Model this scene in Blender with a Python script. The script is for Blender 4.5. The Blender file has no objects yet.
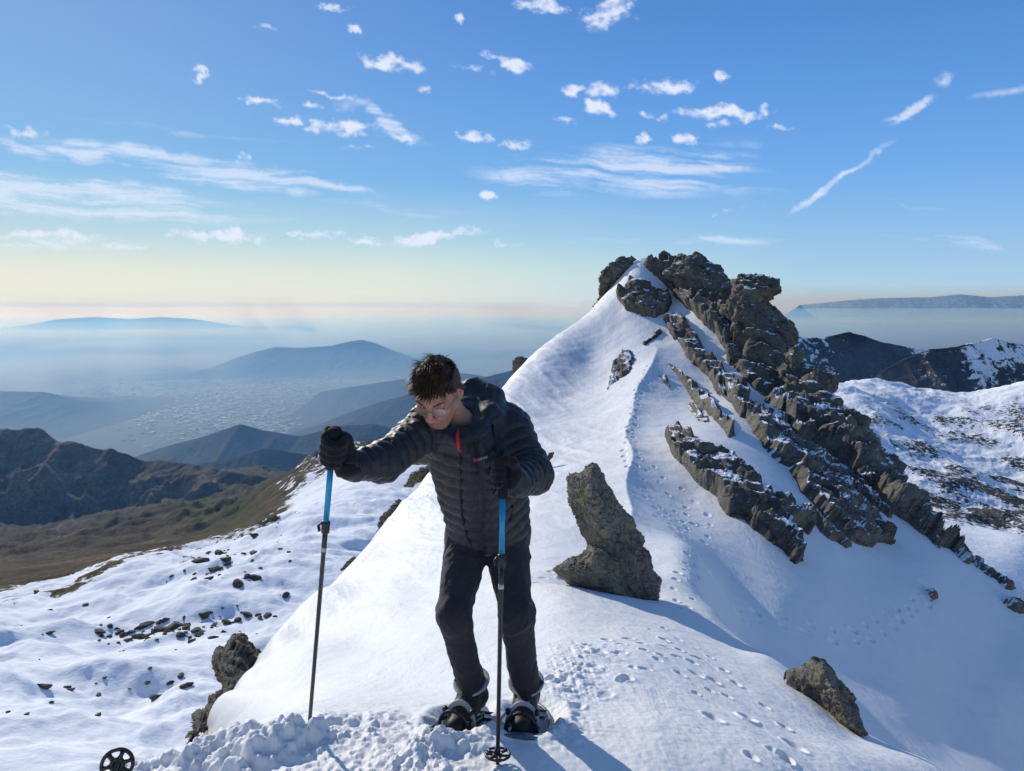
import bpy, bmesh, math, random
import numpy as np
from mathutils import Vector, Matrix, noise as mnoise
random.seed(7); RNG = np.random.default_rng(11)
scene = bpy.context.scene
COL = scene.collection
# ------------------------------------------------------------------ camera geometry
W, H, FPX = 1024, 771, 745.0
CAMZ, EYE_Y = 1.7, 306.0
PITCH = math.atan((H/2 - EYE_Y)/FPX)
cp_, sp_ = math.cos(PITCH), math.sin(PITCH)
SUN_EL, SUN_AZ = math.radians(25.0), math.radians(-35.0)      # azimuth from +Y towards +X
SUN_DIR = np.array([math.cos(SUN_EL)*math.sin(SUN_AZ), math.cos(SUN_EL)*math.cos(SUN_AZ), math.sin(SUN_EL)])

def ut(px, py):
    """pixel of the photograph -> (x/Y, (z-CAMZ)/Y) of its line of sight"""
    px = np.asarray(px, float); py = np.asarray(py, float)
    xc = (px - W/2)/FPX; yc = -(py - H/2)/FPX
    dy = cp_ + yc*sp_; dz = yc*cp_ - sp_
    return xc/dy, dz/dy
def at(px, py, Y):
    u, t = ut(px, py)
    return np.array([float(u)*Y, Y, CAMZ + float(t)*Y])

# ------------------------------------------------------------------ object helpers
def tag(o, label=None, cat=None, group=None, kind=None):
    if label: o['label'] = label
    if cat: o['category'] = cat
    if group: o['group'] = group
    if kind: o['kind'] = kind
    return o
def empty(name, loc, label, cat, group=None):
    o = bpy.data.objects.new(name, None); COL.objects.link(o)
    o.empty_display_size = 0.1
    o.location = [float(c) for c in loc]
    return tag(o, label, cat, group)
def mesh_np(name, V, F, mats, parent=None, smooth=True, origin=None, attrs=None):
    """V (n,3) world coordinates; F int array (m,3|4) or list of such arrays; ONE mesh object"""
    V = np.asarray(V, np.float64)
    Fs = F if isinstance(F, list) else [F]
    Fs = [np.asarray(f, np.int32) for f in Fs if len(f)]
    me = bpy.data.meshes.new(name)
    if parent is not None: org = np.array(parent.location if parent.parent is None else (Vector(parent.location)+Vector(parent.parent.location)))
    elif origin is not None: org = np.asarray(origin, float)
    else: org = np.zeros(3)
    me.vertices.add(len(V)); me.vertices.foreach_set('co', (V-org).astype(np.float32).ravel())
    nl = sum(f.size for f in Fs); npoly = sum(len(f) for f in Fs)
    me.loops.add(nl); me.polygons.add(npoly)
    me.loops.foreach_set('vertex_index', np.concatenate([f.ravel() for f in Fs]))
    tot = np.concatenate([np.full(len(f), f.shape[1], np.int32) for f in Fs])
    st = np.concatenate([[0], np.cumsum(tot)[:-1]]).astype(np.int32)
    me.polygons.foreach_set('loop_start', st)
    me.polygons.foreach_set('use_smooth', np.full(npoly, smooth, bool))
    if attrs:
        for k, a in attrs.items():
            at_ = me.attributes.new(k, 'FLOAT', 'POINT'); at_.data.foreach_set('value', np.asarray(a, np.float32))
    me.update(calc_edges=True); me.validate()
    for m in (mats if isinstance(mats, (list, tuple)) else [mats]): me.materials.append(m)
    o = bpy.data.objects.new(name, me); COL.objects.link(o)
    if parent is not None: o.parent = parent
    elif origin is not None: o.location = [float(c) for c in origin]
    return o
class MB:
    """collects tubes, boxes and sheets into one mesh"""
    def __init__(s): s.V = []; s.F = {3: [], 4: []}; s.n = 0
    def add(s, V, F):
        V = np.asarray(V, float)
        for f in F: s.F[len(f)].append([i+s.n for i in f])
        s.V.append(V); s.n += len(V)
    def tube(s, pts, rad, seg=10, cap=True, flat=1.0, closed=False, upref=None):
        pts = np.asarray(pts, float); n = len(pts)
        rad = np.full(n, rad) if np.isscalar(rad) else np.asarray(rad, float)
        if closed: T = np.roll(pts, -1, 0) - np.roll(pts, 1, 0)
        else: T = np.gradient(pts, axis=0)
        T /= np.linalg.norm(T, axis=1)[:, None] + 1e-12
        ref = np.array([0, 0, 1.0]) if abs(T[0][2]) < .9 else np.array([1.0, 0, 0])
        if upref is not None: ref = np.asarray(upref, float)
        X = ref - T[0]*ref.dot(T[0]); X /= np.linalg.norm(X)
        V = []; a = np.arange(seg)*2*math.pi/seg
        for i in range(n):
            X = X - T[i]*X.dot(T[i]); X /= np.linalg.norm(X) + 1e-12
            Yv = np.cross(T[i], X)
            V.append(pts[i] + rad[i]*(np.cos(a)[:, None]*X*flat + np.sin(a)[:, None]*Yv))
        F = []
        m = n if closed else n-1
        for i in range(m):
            j = (i+1) % n
            for k in range(seg):
                F.append([i*seg+k, i*seg+(k+1) % seg, j*seg+(k+1) % seg, j*seg+k])
        V = np.concatenate(V)
        if cap and not closed:
            V = np.concatenate([V, pts[:1], pts[-1:]])
            for k in range(seg):
                F.append([n*seg, (k+1) % seg, k]); F.append([n*seg+1, (n-1)*seg+k, (n-1)*seg+(k+1) % seg])
        s.add(V, F)
    def build(s, name, mat, parent=None, smooth=True, origin=None):
        return mesh_np(name, np.concatenate(s.V), [np.array(f) for f in s.F.values() if f], mat, parent, smooth, origin)

# ------------------------------------------------------------------ noise
def _hash(ix, iy, iz, seed):
    h = (ix.astype(np.int64)*374761393 + iy.astype(np.int64)*668265263 + iz.astype(np.int64)*2147483647 + seed*974634777) & 0xffffffff
    h = ((h ^ (h >> 13))*1274126177) & 0xffffffff
    h = ((h ^ (h >> 16))*2246822519) & 0xffffffff
    return ((h ^ (h >> 15)) & 0xffffff)/float(0x1000000)
def vnoise(P, seed=0):
    """smooth value noise in -1..1, P (n,2|3)"""
    P = np.asarray(P, float)
    if P.shape[1] == 2:
        i = np.floor(P).astype(np.int64); f = P-i; f = f*f*f*(f*(f*6-15)+10); z = np.zeros(len(P), np.int64)
        r = 0
        for dx in (0, 1):
            wx = f[:, 0] if dx else 1-f[:, 0]
            for dy in (0, 1):
                wy = f[:, 1] if dy else 1-f[:, 1]
                r = r + wx*wy*_hash(i[:, 0]+dx, i[:, 1]+dy, z, seed)
        return r*2-1
    i = np.floor(P).astype(np.int64); f = P-i; f = f*f*f*(f*(f*6-15)+10); r = 0
    for dx in (0, 1):
        wx = f[:, 0] if dx else 1-f[:, 0]
        for dy in (0, 1):
            wy = f[:, 1] if dy else 1-f[:, 1]
            for dz in (0, 1):
                wz = f[:, 2] if dz else 1-f[:, 2]
                r = r + wx*wy*wz*_hash(i[:, 0]+dx, i[:, 1]+dy, i[:, 2]+dz, seed)
    return r*2-1
def fbm(P, octv=5, seed=0, gain=.5, lac=2.03):
    P = np.asarray(P, float); a = 1; s = 0; tot = 0
    for k in range(octv):
        s = s + a*vnoise(P*(lac**k) + 17.3*k, seed+k); tot += a; a *= gain
    return s/tot
def ridged(P, octv=5, seed=0, gain=.5, lac=2.1):
    P = np.asarray(P, float); a = 1; s = 0; tot = 0
    for k in range(octv):
        s = s + a*(1-np.abs(vnoise(P*(lac**k) + 31.7*k, seed+k))*2); tot += a; a *= gain
    return s/tot
def facet(P, scale, seed=0, tilt=1.1, off=.5):
    """each random cell is its own tilted plane with its own height: fractured rock"""
    Q = np.asarray(P, float)/scale; i = np.floor(Q).astype(np.int64)
    bd = np.full(len(Q), 1e9); out = np.zeros(len(Q)); bd2 = np.full(len(Q), 1e9)
    for dx in (-1, 0, 1):
        for dy in (-1, 0, 1):
            for dz in (-1, 0, 1):
                c0, c1, c2 = i[:, 0]+dx, i[:, 1]+dy, i[:, 2]+dz
                C = np.stack([c0+_hash(c0, c1, c2, seed), c1+_hash(c0, c1, c2, seed+1), c2+_hash(c0, c1, c2, seed+2)], 1)
                D = Q-C; d = (D*D).sum(1)
                N = np.stack([_hash(c0, c1, c2, seed+k)*2-1 for k in (3, 4, 5)], 1)
                val = (D*N).sum(1)*tilt + (_hash(c0, c1, c2, seed+6)-.5)*off
                bd2 = np.where(d < bd, bd, np.minimum(bd2, d))
                out = np.where(d < bd, val, out); bd = np.minimum(bd, d)
    crack = np.sqrt(bd2)-np.sqrt(bd)
    return out, crack
def sstep(a, b, x):
    x = np.clip((x-a)/(b-a), 0, 1); return x*x*(3-2*x)

# ------------------------------------------------------------------ materials
class NT:
    def __init__(s, name):
        s.m = bpy.data.materials.new(name); s.m.use_nodes = True
        s.t = s.m.node_tree; s.t.nodes.clear()
        s.out = s.t.nodes.new('ShaderNodeOutputMaterial')
    def n(s, typ, ins=None, **kw):
        nd = s.t.nodes.new('ShaderNode'+typ)
        for k, v in kw.items(): setattr(nd, k, v)
        for k, v in (ins or {}).items():
            sk = nd.inputs[k]
            if hasattr(v, 'is_output') or isinstance(v, bpy.types.NodeSocket): s.t.links.new(v, sk)
            else: sk.default_value = v
        return nd
    def ramp(s, fac, stops, interp='LINEAR'):
        r = s.n('ValToRGB', {'Fac': fac}); r.color_ramp.interpolation = interp
        e = r.color_ramp.elements
        while len(e) < len(stops): e.new(0.5)
        for k, (p, c) in enumerate(stops):
            e[k].position = p
            e[k].color = (c, c, c, 1) if np.isscalar(c) else (*c, 1)
        return r.outputs['Color']
    def mix(s, fac, a, b, mode='MIX'):
        r = s.n('Mix', data_type='RGBA', blend_type=mode)
        for i, v in ((0, fac), (6, a), (7, b)):
            sk = r.inputs[i]
            if isinstance(v, bpy.types.NodeSocket): s.t.links.new(v, sk)
            else: sk.default_value = v if i == 0 else (*v, 1)[:4] if not np.isscalar(v) else (v, v, v, 1)
        return r.outputs[2]
    def math(s, op, a, b=None, c=None, clamp=False):
        r = s.n('Math', operation=op); r.use_clamp = clamp
        for i, v in enumerate((a, b, c)):
            if v is None: continue
            if isinstance(v, bpy.types.NodeSocket): s.t.links.new(v, r.inputs[i])
            else: r.inputs[i].default_value = v
        return r.outputs[0]
    def noise(s, vec, scale, detail=5, rough=.55, dist=0.0):
        return s.n('TexNoise', {'Vector': vec, 'Scale': scale, 'Detail': detail, 'Roughness': rough, 'Distortion': dist}).outputs['Fac']
    def bump(s, h, strength=.3, dist=.02, normal=None):
        d = {'Height': h, 'Strength': strength, 'Distance': dist}
        if normal is not None: d['Normal'] = normal
        return s.n('Bump', d).outputs['Normal']
    def bsdf(s, col, rough=.7, spec=.3, normal=None, **kw):
        d = {'Base Color': col if isinstance(col, bpy.types.NodeSocket) else (*col, 1), 'Roughness': rough, 'Specular IOR Level': spec}
        if normal is not None: d['Normal'] = normal
        d.update(kw)
        b = s.n('BsdfPrincipled', d)
        s.t.links.new(b.outputs[0], s.out.inputs[0]); return b
    def pos(s): return s.n('NewGeometry').outputs['Position']
    def objc(s): return s.n('TexCoord').outputs['Object']
def plain(name, col, rough=.6, spec=.3, var=.12, scale=60, bump=0, **kw):
    """a simple procedural material: slight mottling and fine bump"""
    k = NT(name); v = k.objc(); f = k.noise(v, scale, 4)
    c = k.mix(f, tuple(x*(1-var) for x in col), tuple(min(1, x*(1+var)) for x in col))
    nrm = k.bump(f, bump, .003) if bump else None
    k.bsdf(c, rough, spec, nrm, **kw); return k.m
# ------------------------------------------------------------------ materials of the setting
def mat_snow():
    k = NT('snow'); p = k.pos()
    big = k.noise(p, 1.3, 4); fine = k.noise(p, 42, 6, .7); grain = k.noise(p, 260, 3, .7)
    c = k.mix(big, (.765, .775, .785), (.82, .82, .82))
    h = k.math('ADD', k.math('MULTIPLY', fine, .6), k.math('MULTIPLY', grain, .3))
    rv = k.n('Mapping', {'Vector': p, 'Rotation': (0, 0, math.radians(-28)), 'Scale': (4.2, .9, 1.5)}).outputs[0]
    rip = k.noise(rv, 1.0, 7, .62, .6)
    crust = k.ramp(k.noise(p, .8, 5, .6, .5), [(.38, 0.0), (.62, 1.0)])
    c = k.mix(k.math('MULTIPLY', crust, .35), c, k.mix(rip, (.70, .72, .745), (.82, .82, .825)))
    nrm = k.bump(k.math('MULTIPLY', rip, k.math('ADD', .3, crust)), .45, .05)
    nrm = k.bump(h, .35, .006, nrm)
    k.bsdf(c, .55, .18, nrm); return k.m
def rock_colour(k, p, sc=1.0, warm=1.0):
    a = k.noise(p, 1.1*sc, 6, .62, .4); b = k.noise(p, 7*sc, 7, .65); li = k.noise(p, 3.2*sc, 6, .7, .8)
    c = k.ramp(a, [(.25, (.07, .063, .057)), (.45, (.15, .135, .118)), (.62, (.23, .21, .18)), (.8, (.33, .30, .26))])
    c = k.mix(k.ramp(b, [(.35, 0.0), (.7, 1.0)]), k.mix(1.0, c, (.55, .54, .53), 'MULTIPLY'), c)
    lich = k.ramp(li, [(.5, 0.0), (.62, .62)])
    c = k.mix(lich, c, (.19*warm, .175*warm, .085))
    spots = k.ramp(k.noise(p, 15*sc, 4, .6, 1.5), [(.62, 0.0), (.70, .55)])
    c = k.mix(spots, c, (.30, .29, .25))
    return c, b
def mat_rock(name, sc=1.0, snow=.0, warm=1.0, bumpd=.03, crackk=1.0, gain=1.0):
    k = NT(name); p = k.pos()
    c, b = rock_colour(k, p, sc, warm)
    if gain != 1.0: c = k.n('VectorMath', {0: c, 1: (gain, gain, gain)}, operation='MULTIPLY').outputs[0]
    mp = k.n('Mapping', {'Vector': p, 'Scale': (1.0, 1.0, 2.4), 'Rotation': (.2, .55, .3)}).outputs[0]
    vor = k.n('TexVoronoi', {'Vector': k.n('VectorMath', {0: mp, 1: k.n('VectorMath', {0: k.n('TexNoise', {'Vector': p, 'Scale': 1.3*sc, 'Detail': 4}).outputs['Color'], 1: (.9/sc, .9/sc, .9/sc)}, operation='MULTIPLY').outputs[0]}, operation='ADD').outputs[0], 'Scale': 1.6*sc, 'Randomness': 1.0}, feature='DISTANCE_TO_EDGE').outputs['Distance']
    cr = k.ramp(vor, [(0.0, 0.0), (.035, 1.0)])
    c = k.mix(k.math('MULTIPLY', k.math('SUBTRACT', 1.0, cr), .6*crackk), c, (.02, .019, .018))
    h = k.math('ADD', k.math('MULTIPLY', b, .5), k.math('MULTIPLY', cr, .6*crackk))
    h = k.math('ADD', h, k.math('MULTIPLY', k.noise(p, 30*sc, 5, .7), .22))
    nrm = k.bump(h, .8, bumpd)
    rough = .85
    if snow > 0:
        nz = k.n('SeparateXYZ', {'Vector': k.n('NewGeometry').outputs['Normal']}).outputs['Z']
        s = k.math('ADD', nz, k.math('MULTIPLY', k.math('SUBTRACT', k.noise(p, 1.8*sc, 5, .65), .5), 1.1))
        m = k.ramp(s, [(1.0-snow*.5, 0.0), (1.06-snow*.5, 1.0)])
        c = k.mix(m, c, (.82, .85, .89))
    k.bsdf(c, rough, .25, nrm); return k.m
M_SNOW = mat_snow()
M_CRAG = mat_rock('crag_rock', .55, .16, .95, .12, .6, .92)
M_HERO = mat_rock('lichen_rock', 2.2, 0.0, 1.2, .05, .5, 1.25)
M_BOULD = mat_rock('boulder_rock', 3.0, 0.0, 1.0, .035, .4, 1.1)
# ------------------------------------------------------------------ implicit surfaces
def surface_nets(Fv, org, h):
    """mesh of the zero level of a sampled field (negative inside); quads"""
    nx, ny, nz = Fv.shape; ins = Fv < 0
    c = np.zeros((nx-1, ny-1, nz-1), np.int8)
    for i in (0, 1):
        for j in (0, 1):
            for k in (0, 1): c += ins[i:nx-1+i, j:ny-1+j, k:nz-1+k]
    act = (c > 0) & (c < 8); I, J, K = np.nonzero(act); n = len(I)
    vid = -np.ones(act.shape, np.int64); vid[I, J, K] = np.arange(n)
    S = np.zeros((n, 3)); cnt = np.zeros(n)
    cor = [(i, j, k) for i in (0, 1) for j in (0, 1) for k in (0, 1)]
    for a in range(8):
        for b in range(a+1, 8):
            A, B = np.array(cor[a]), np.array(cor[b])
            if np.abs(A-B).sum() != 1: continue
            fa = Fv[I+A[0], J+A[1], K+A[2]]; fb = Fv[I+B[0], J+B[1], K+B[2]]
            m = (fa < 0) != (fb < 0); t = np.where(m, fa/np.where(m, fa-fb, 1), 0)
            S += m[:, None]*(A+(B-A)*t[:, None]); cnt += m
    V = (np.stack([I, J, K], 1) + S/cnt[:, None])*h + np.asarray(org)
    Q = []
    for ax in range(3):
        sl0 = [slice(None)]*3; sl1 = [slice(None)]*3; sl0[ax] = slice(0, -1); sl1[ax] = slice(1, None)
        ch = ins[tuple(sl0)] != ins[tuple(sl1)]
        e = np.argwhere(ch); o1, o2 = [x for x in range(3) if x != ax]
        ok = (e[:, o1] > 0) & (e[:, o2] > 0) & (e[:, o1] < Fv.shape[o1]-1) & (e[:, o2] < Fv.shape[o2]-1); e = e[ok]
        if not len(e): continue
        def vv(d1, d2):
            g = e.copy(); g[:, o1] += d1; g[:, o2] += d2
            return vid[g[:, 0], g[:, 1], g[:, 2]]
        q = np.stack([vv(-1, -1), vv(0, -1), vv(0, 0), vv(-1, 0)], 1)
        flip = ins[e[:, 0], e[:, 1], e[:, 2]]
        if ax == 1: flip = ~flip
        q[~flip] = q[~flip][:, ::-1]
        Q.append(q)
    Q = np.concatenate(Q); Q = Q[(Q >= 0).all(1)]
    return V, Q
def vnormals(V, Q):
    N = np.zeros_like(V)
    n = np.cross(V[Q[:, 2]]-V[Q[:, 0]], V[Q[:, 3]]-V[Q[:, 1]])
    for k in range(4): np.add.at(N, Q[:, k], n)
    return N/(np.linalg.norm(N, axis=1)[:, None]+1e-12)
def smooth_mesh(V, Q, it=1, lam=.5):
    for _ in range(it):
        A = np.zeros_like(V); c = np.zeros(len(V))
        for k in range(4):
            a, b = Q[:, k], Q[:, (k+1) % 4]
            np.add.at(A, a, V[b]); np.add.at(c, a, 1); np.add.at(A, b, V[a]); np.add.at(c, b, 1)
        V = V + lam*(A/np.maximum(c, 1)[:, None]-V)
    return V
def sdf_mesh(f, lo, hi, h):
    lo = np.asarray(lo, float); hi = np.asarray(hi, float); n = np.ceil((hi-lo)/h).astype(int)+1
    ax = [lo[i]+h*np.arange(n[i]) for i in range(3)]
    G = np.stack(np.meshgrid(*ax, indexing='ij'), -1)
    out = np.empty(G.shape[:3])
    for i in range(G.shape[0]): out[i] = f(G[i].reshape(-1, 3)).reshape(G.shape[1:3])
    return surface_nets(out, lo, h)
def poly_sd(poly, P):
    """signed distance to a 2-D polygon, negative inside"""
    poly = np.asarray(poly, float); n = len(poly); d = np.full(len(P), 1e18); s = np.zeros(len(P), bool)
    for i in range(n):
        a, b = poly[i], poly[(i+1) % n]; e = b-a; w = P-a
        t = np.clip((w@e)/(e@e+1e-12), 0, 1); q = w-t[:, None]*e; d = np.minimum(d, (q*q).sum(1))
        c1 = (a[1] > P[:, 1]) != (b[1] > P[:, 1])
        s ^= c1 & (P[:, 0] < (b[0]-a[0])*(P[:, 1]-a[1])/(b[1]-a[1]+1e-12)+a[0])
    d = np.sqrt(d); return np.where(s, -d, d)
# ------------------------------------------------------------------ the snow ridge: heightfield over (x/Y, ln Y) fitted to surveyed points
CP = [
 # foreground crest below the photographer
 (-250,1000,1.5),(0,880,1.95),(0,805,2.35),(60,792,2.38),(115,782,2.4),(180,760,2.45),(250,742,2.52),(330,730,2.6),(400,724,2.66),(445,720,2.74),
 (200,800,2.2),(300,775,2.26),(400,772,2.26),(512,771,2.27),(650,771,2.36),(760,771,2.6),(850,771,3.1),(905,771,3.7),(945,771,4.5),
 (300,1000,1.4),(512,1000,1.4),(700,1000,1.45),(900,1000,1.9),(1100,1000,3.2),
 (490,716,2.86),(530,713,2.9),(600,702,3.15),(700,706,3.4),(790,728,3.75),(850,740,4.3),
 (560,655,4.1),(640,652,4.5),(700,662,5.0),(760,672,5.4),(740,650,6.4),(768,655,6.3),(820,700,5.2),(865,735,4.9),
 (560,602,6.8),(600,590,8.4),(640,592,8.8),(680,606,8.6),(706,622,7.8),(660,625,6.6),(600,630,5.6),
 # left flank
 (440,692,3.7),(390,690,4.3),(330,690,5.0),(270,700,6.0),(230,722,6.3),(430,640,6.2),(360,645,8.6),(300,655,8.5),(300,632,12.5),(345,605,14),(345,584,19),(262,676,9.0),(262,662,11),(385,610,10.5),(385,565,18),(385,540,25),(232,704,8),(420,590,12),(430,482,35),(430,505,27),(420,560,15.5),(450,520,22),(470,470,32),
  (520,371,56),(560,335,60),(600,300,62),
 (640,259,63),(690,257,62.5),
 (530,620,6.3),(540,560,11.5),(540,500,20),(560,450,30),(560,400,42),(590,360,51),(620,310,57),
 # saddle and the ridge climbing to the summit
 (610,560,12.2),(616,520,17),(626,480,22.5),(629,445,28.5),(634,412,34.5),(646,378,42),(664,342,50),(650,300,57),(676,290,59),
 (690,549,13.2),(664,566,11.6),(692,580,10.6),(715,612,9.0),(705,565,13.2),
 # right flank
 (724,575,15.2),(745,610,13.9),
 (1024,592,28.5),(960,550,30),(920,516,32),(690,500,21),(700,450,25),(700,400,37),(720,360,46),(780,390,43),(740,400,36),
 (725,285,60),(770,320,52),(795,360,47.5),(830,400,43),(855,440,39),(885,475,36),
 (1150,690,25.5),(1150,860,13),(1150,1000,8),(1050,860,7.5),(1250,760,25),
 # hidden ground beyond the crests
 (800,690,9.5),(765,668,9.3),(730,640,10.8),(865,760,8),(945,800,7.6),
]
def drop(px, py, Y, ks=((1.22, .05), (1.6, .25), (2.4, .6))):
    return [(px, py + FPX*dt, Y*k) for k, dt in ks]
for (px, py, Y) in ((0,805,2.35),(60,792,2.38),(115,782,2.4),(160,768,2.5)):
    CP += drop(px, py, Y, ((1.5, .16), (2.6, .5), (6, .9), (14, 1.0)))
_e = np.array([(200,737,6.6),(232,694,9.5),(262,655,13),(300,617,18),(345,574,24),(385,529,31),(430,475,40),(480,415,48)], float)
for x in np.linspace(205, 475, 19):
    CP.append((x, float(np.interp(x, _e[:, 0], _e[:, 1])), float(np.exp(np.interp(x, _e[:, 0], np.log(_e[:, 2]))))))
for x in np.linspace(200, 480, 13):
    CP += drop(x, float(np.interp(x, _e[:, 0], _e[:, 1])), float(np.interp(x, _e[:, 0], _e[:, 2])), ((1.10, .03), (1.28, .12), (1.7, .36), (2.6, .75)))
for (px, py, Y) in ((520,371,56),(600,300,62),(640,259,63),(690,257,62.5),(770,320,52),(830,400,43),(885,475,36),(960,550,30),(1024,592,28.5),(1250,760,25)):
    CP += drop(px, py, Y, ((1.14, .06), (1.35, .28), (1.8, .6)))
# the smooth shaded flank: one plane falling to the right
_n = np.array([math.sin(math.radians(30.5))*math.cos(math.radians(25)), -math.sin(math.radians(30.5))*math.sin(math.radians(25)), math.cos(math.radians(30.5))])
_p0 = at(724, 575, 15.2)-np.array([0, 0, CAMZ])
for (px, py) in ((780,600),(800,560),(800,640),(850,680),(900,600),(900,700),(950,745),(1000,700),(1024,771),(760,500),(760,450),(850,510),(830,460),(885,540),(960,620),(1000,640),(820,600)):
    u_, t_ = ut(px, py); CP.append((px, py, float((_n@_p0)/(_n@np.array([float(u_), 1, float(t_)])))))
US = 3.0
def tps_fit(cps, smooth=2e-4):
    cps = np.array(cps, float)
    u, t = ut(cps[:, 0], cps[:, 1]); v = np.log(cps[:, 2])
    X = np.stack([u*US, v], 1); n = len(X)
    D = np.sqrt(((X[:, None]-X[None])**2).sum(2)) + 1e-12
    K = D*D*np.log(D) + np.eye(n)*smooth
    Pm = np.concatenate([np.ones((n, 1)), X], 1)
    A = np.block([[K, Pm], [Pm.T, np.zeros((3, 3))]])
    w = np.linalg.solve(A, np.concatenate([t, np.zeros(3)]))
    return X, w
def tps_eval(fit, u, v):
    X, w = fit; shp = np.shape(u); q = np.stack([np.ravel(u)*US, np.ravel(v)], 1); out = np.empty(len(q))
    for s in range(0, len(q), 60000):
        d2 = ((q[s:s+60000, None]-X[None])**2).sum(2) + 1e-20
        out[s:s+60000] = (.5*d2*np.log(d2))@w[:-3] + w[-3] + q[s:s+60000]@w[-2:]
    return out.reshape(shp)
NEAR = tps_fit(CP)
# coarse table, then bilinear lookup
class Table:
    def __init__(s, fit, u0, u1, nu, Y0, Y1, nv):
        s.u = np.linspace(u0, u1, nu); s.v = np.linspace(math.log(Y0), math.log(Y1), nv)
        U, Vv = np.meshgrid(s.u, s.v, indexing='ij'); s.T = tps_eval(fit, U, Vv)
    def __call__(s, u, v):
        a = np.clip((u-s.u[0])/(s.u[1]-s.u[0]), 0, len(s.u)-1.001); b = np.clip((v-s.v[0])/(s.v[1]-s.v[0]), 0, len(s.v)-1.001)
        i = a.astype(int); j = b.astype(int); fa = a-i; fb = b-j; T = s.T
        return (T[i, j]*(1-fa)*(1-fb)+T[i+1, j]*fa*(1-fb)+T[i, j+1]*(1-fa)*fb+T[i+1, j+1]*fa*fb)
    def hit(s, px, py, n=2400, Ymin=None):
        """first meeting of the line of sight through a pixel with the surface: world point (or None)"""
        u, t = ut(px, py); v = np.linspace(s.v[0] if Ymin is None else math.log(Ymin), s.v[-1], n)
        h = s(np.full(n, float(u)), v) - float(t)
        k = np.argmax(h > 0)
        if h[k] <= 0 or k == 0: return None
        f = -h[k-1]/(h[k]-h[k-1]); Y = math.exp(v[k-1]+(v[k]-v[k-1])*f)
        return np.array([float(u)*Y, Y, CAMZ+float(t)*Y])
TN = Table(NEAR, -1.25, 1.25, 420, .3, 160, 420)
def near_z(x, y):
    x = np.asarray(x, float); y = np.asarray(y, float)
    return CAMZ + TN(np.clip(x/y, -1.25, 1.25), np.log(y))*y

# grid
th = np.concatenate([np.linspace(-78, -39, 60)[:-1], np.linspace(-39, 39, 1000), np.linspace(39, 78, 60)[1:]])
gu = np.tan(np.radians(th))
gv = np.concatenate([np.linspace(math.log(.35), math.log(2.0), 60)[:-1], np.linspace(math.log(2.0), math.log(12), 560)[:-1], np.linspace(math.log(12), math.log(72), 520)[:-1], np.linspace(math.log(72), math.log(150), 30)])
GU, GV = np.meshgrid(gu, gv, indexing='ij')
GY = np.exp(GV); GX = GU*GY
GZ = CAMZ + TN(np.clip(GU, -1.25, 1.25), GV)*GY
flat = np.stack([GX.ravel(), GY.ravel()], 1)
shp = GU.shape
def pxpy(x, y, z):
    """world -> pixel"""
    zc = z-CAMZ; d = y*cp_ - zc*sp_; yc = y*sp_ + zc*cp_
    return W/2 + FPX*x/d, H/2 - FPX*yc/d
PX, PY = pxpy(GX, GY, GZ)
# surface relief of the snow
n1 = fbm(flat*.35, 4, 3).reshape(shp)
n2 = fbm(flat*np.array([2.2, 2.2]), 4, 9).reshape(shp)
rip = ridged(np.stack([flat[:, 0]*.9+flat[:, 1]*.25, flat[:, 1]*.22-flat[:, 0]*.05], 1), 4, 21).reshape(shp)
far = sstep(8, 30, GY)
GZ = GZ + .05*n1*sstep(3, 9, GY)*(1+far*1.5)*(1-.65*sstep(.2, .32, GU)) + .012*n2*(1-.5*sstep(.25, .35, GU))
GZ = GZ + rip*(.030+.07*far)*sstep(5, 12, GY)*sstep(.25, -.05, GU)
# crisp wind-cut crest on the far ridge
_c = np.array([at(*q) for q in ((626,548,13.8),(624,520,17),(626,480,22.5),(629,445,28.5),(634,412,34.5),(646,378,42),(657,350,48))])
dc = GX - np.interp(GY, _c[:, 1], _c[:, 0]) + .10*np.sin(GY*.7)+.12*np.sin(GY*.23); gate = sstep(12.5, 16, GY)*sstep(52, 44, GY)
GZ = GZ + gate*(.42*np.exp(-np.abs(dc)/1.3) - .30*np.where(dc > 0, (1-np.exp(-dc/.9))*np.exp(-dc/7), 0))
# chunky broken snow in the left foreground
berm = sstep(3.0, 2.5, GY)*sstep(.03, -.12, GU)
wq = np.stack([fbm(flat*5, 3, 41), fbm(flat*5, 3, 42)], 1)*.12
b1 = np.abs(vnoise((flat+wq)*3.6, 40)); b2 = np.abs(vnoise((flat+wq*.6)*9+3, 44)); b3 = np.abs(vnoise(flat*23+7, 45)); b4 = fbm(flat*42, 4, 47)
lump = (np.minimum(b1*1.5, .9)*.085*(.4+1.2*sstep(-.4, .5, fbm(flat*2.2, 3, 49))) + np.minimum(b2*1.4, .8)*.034*sstep(-.3, .4, fbm(flat*3.1, 3, 50)) + b3*.016 + b4*.020 - .045).reshape(shp)
lump = np.where(lump > 0, lump, lump*.5)
GZ = GZ + berm*lump
# trampled snow between the hiker and the standing rock, and around the boots
tr = sstep(70, 0, np.abs(PX-(560+(715-PY)*.45)))*sstep(8, 3.2, GY)*sstep(2.3, 2.6, GY)*sstep(.0, .06, GU)
l2 = (np.maximum(np.abs(vnoise(flat*21, 60))-.3, 0)*.05 + np.abs(vnoise(flat*38, 62))*.022 + fbm(flat*60, 3, 61)*.008).reshape(shp)
GZ = GZ + (tr*.5*sstep(-.35, .35, fbm(flat*1.6, 3, 66)).reshape(shp) + .05*sstep(6, 3, GY)*sstep(.0, .1, GU))*l2
# fine crust everywhere near the camera
GZ = GZ + (fbm(flat*7, 4, 67).reshape(shp)*.006 + fbm(flat*48, 3, 68).reshape(shp)*.0022)*sstep(14, 5, GY)
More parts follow.
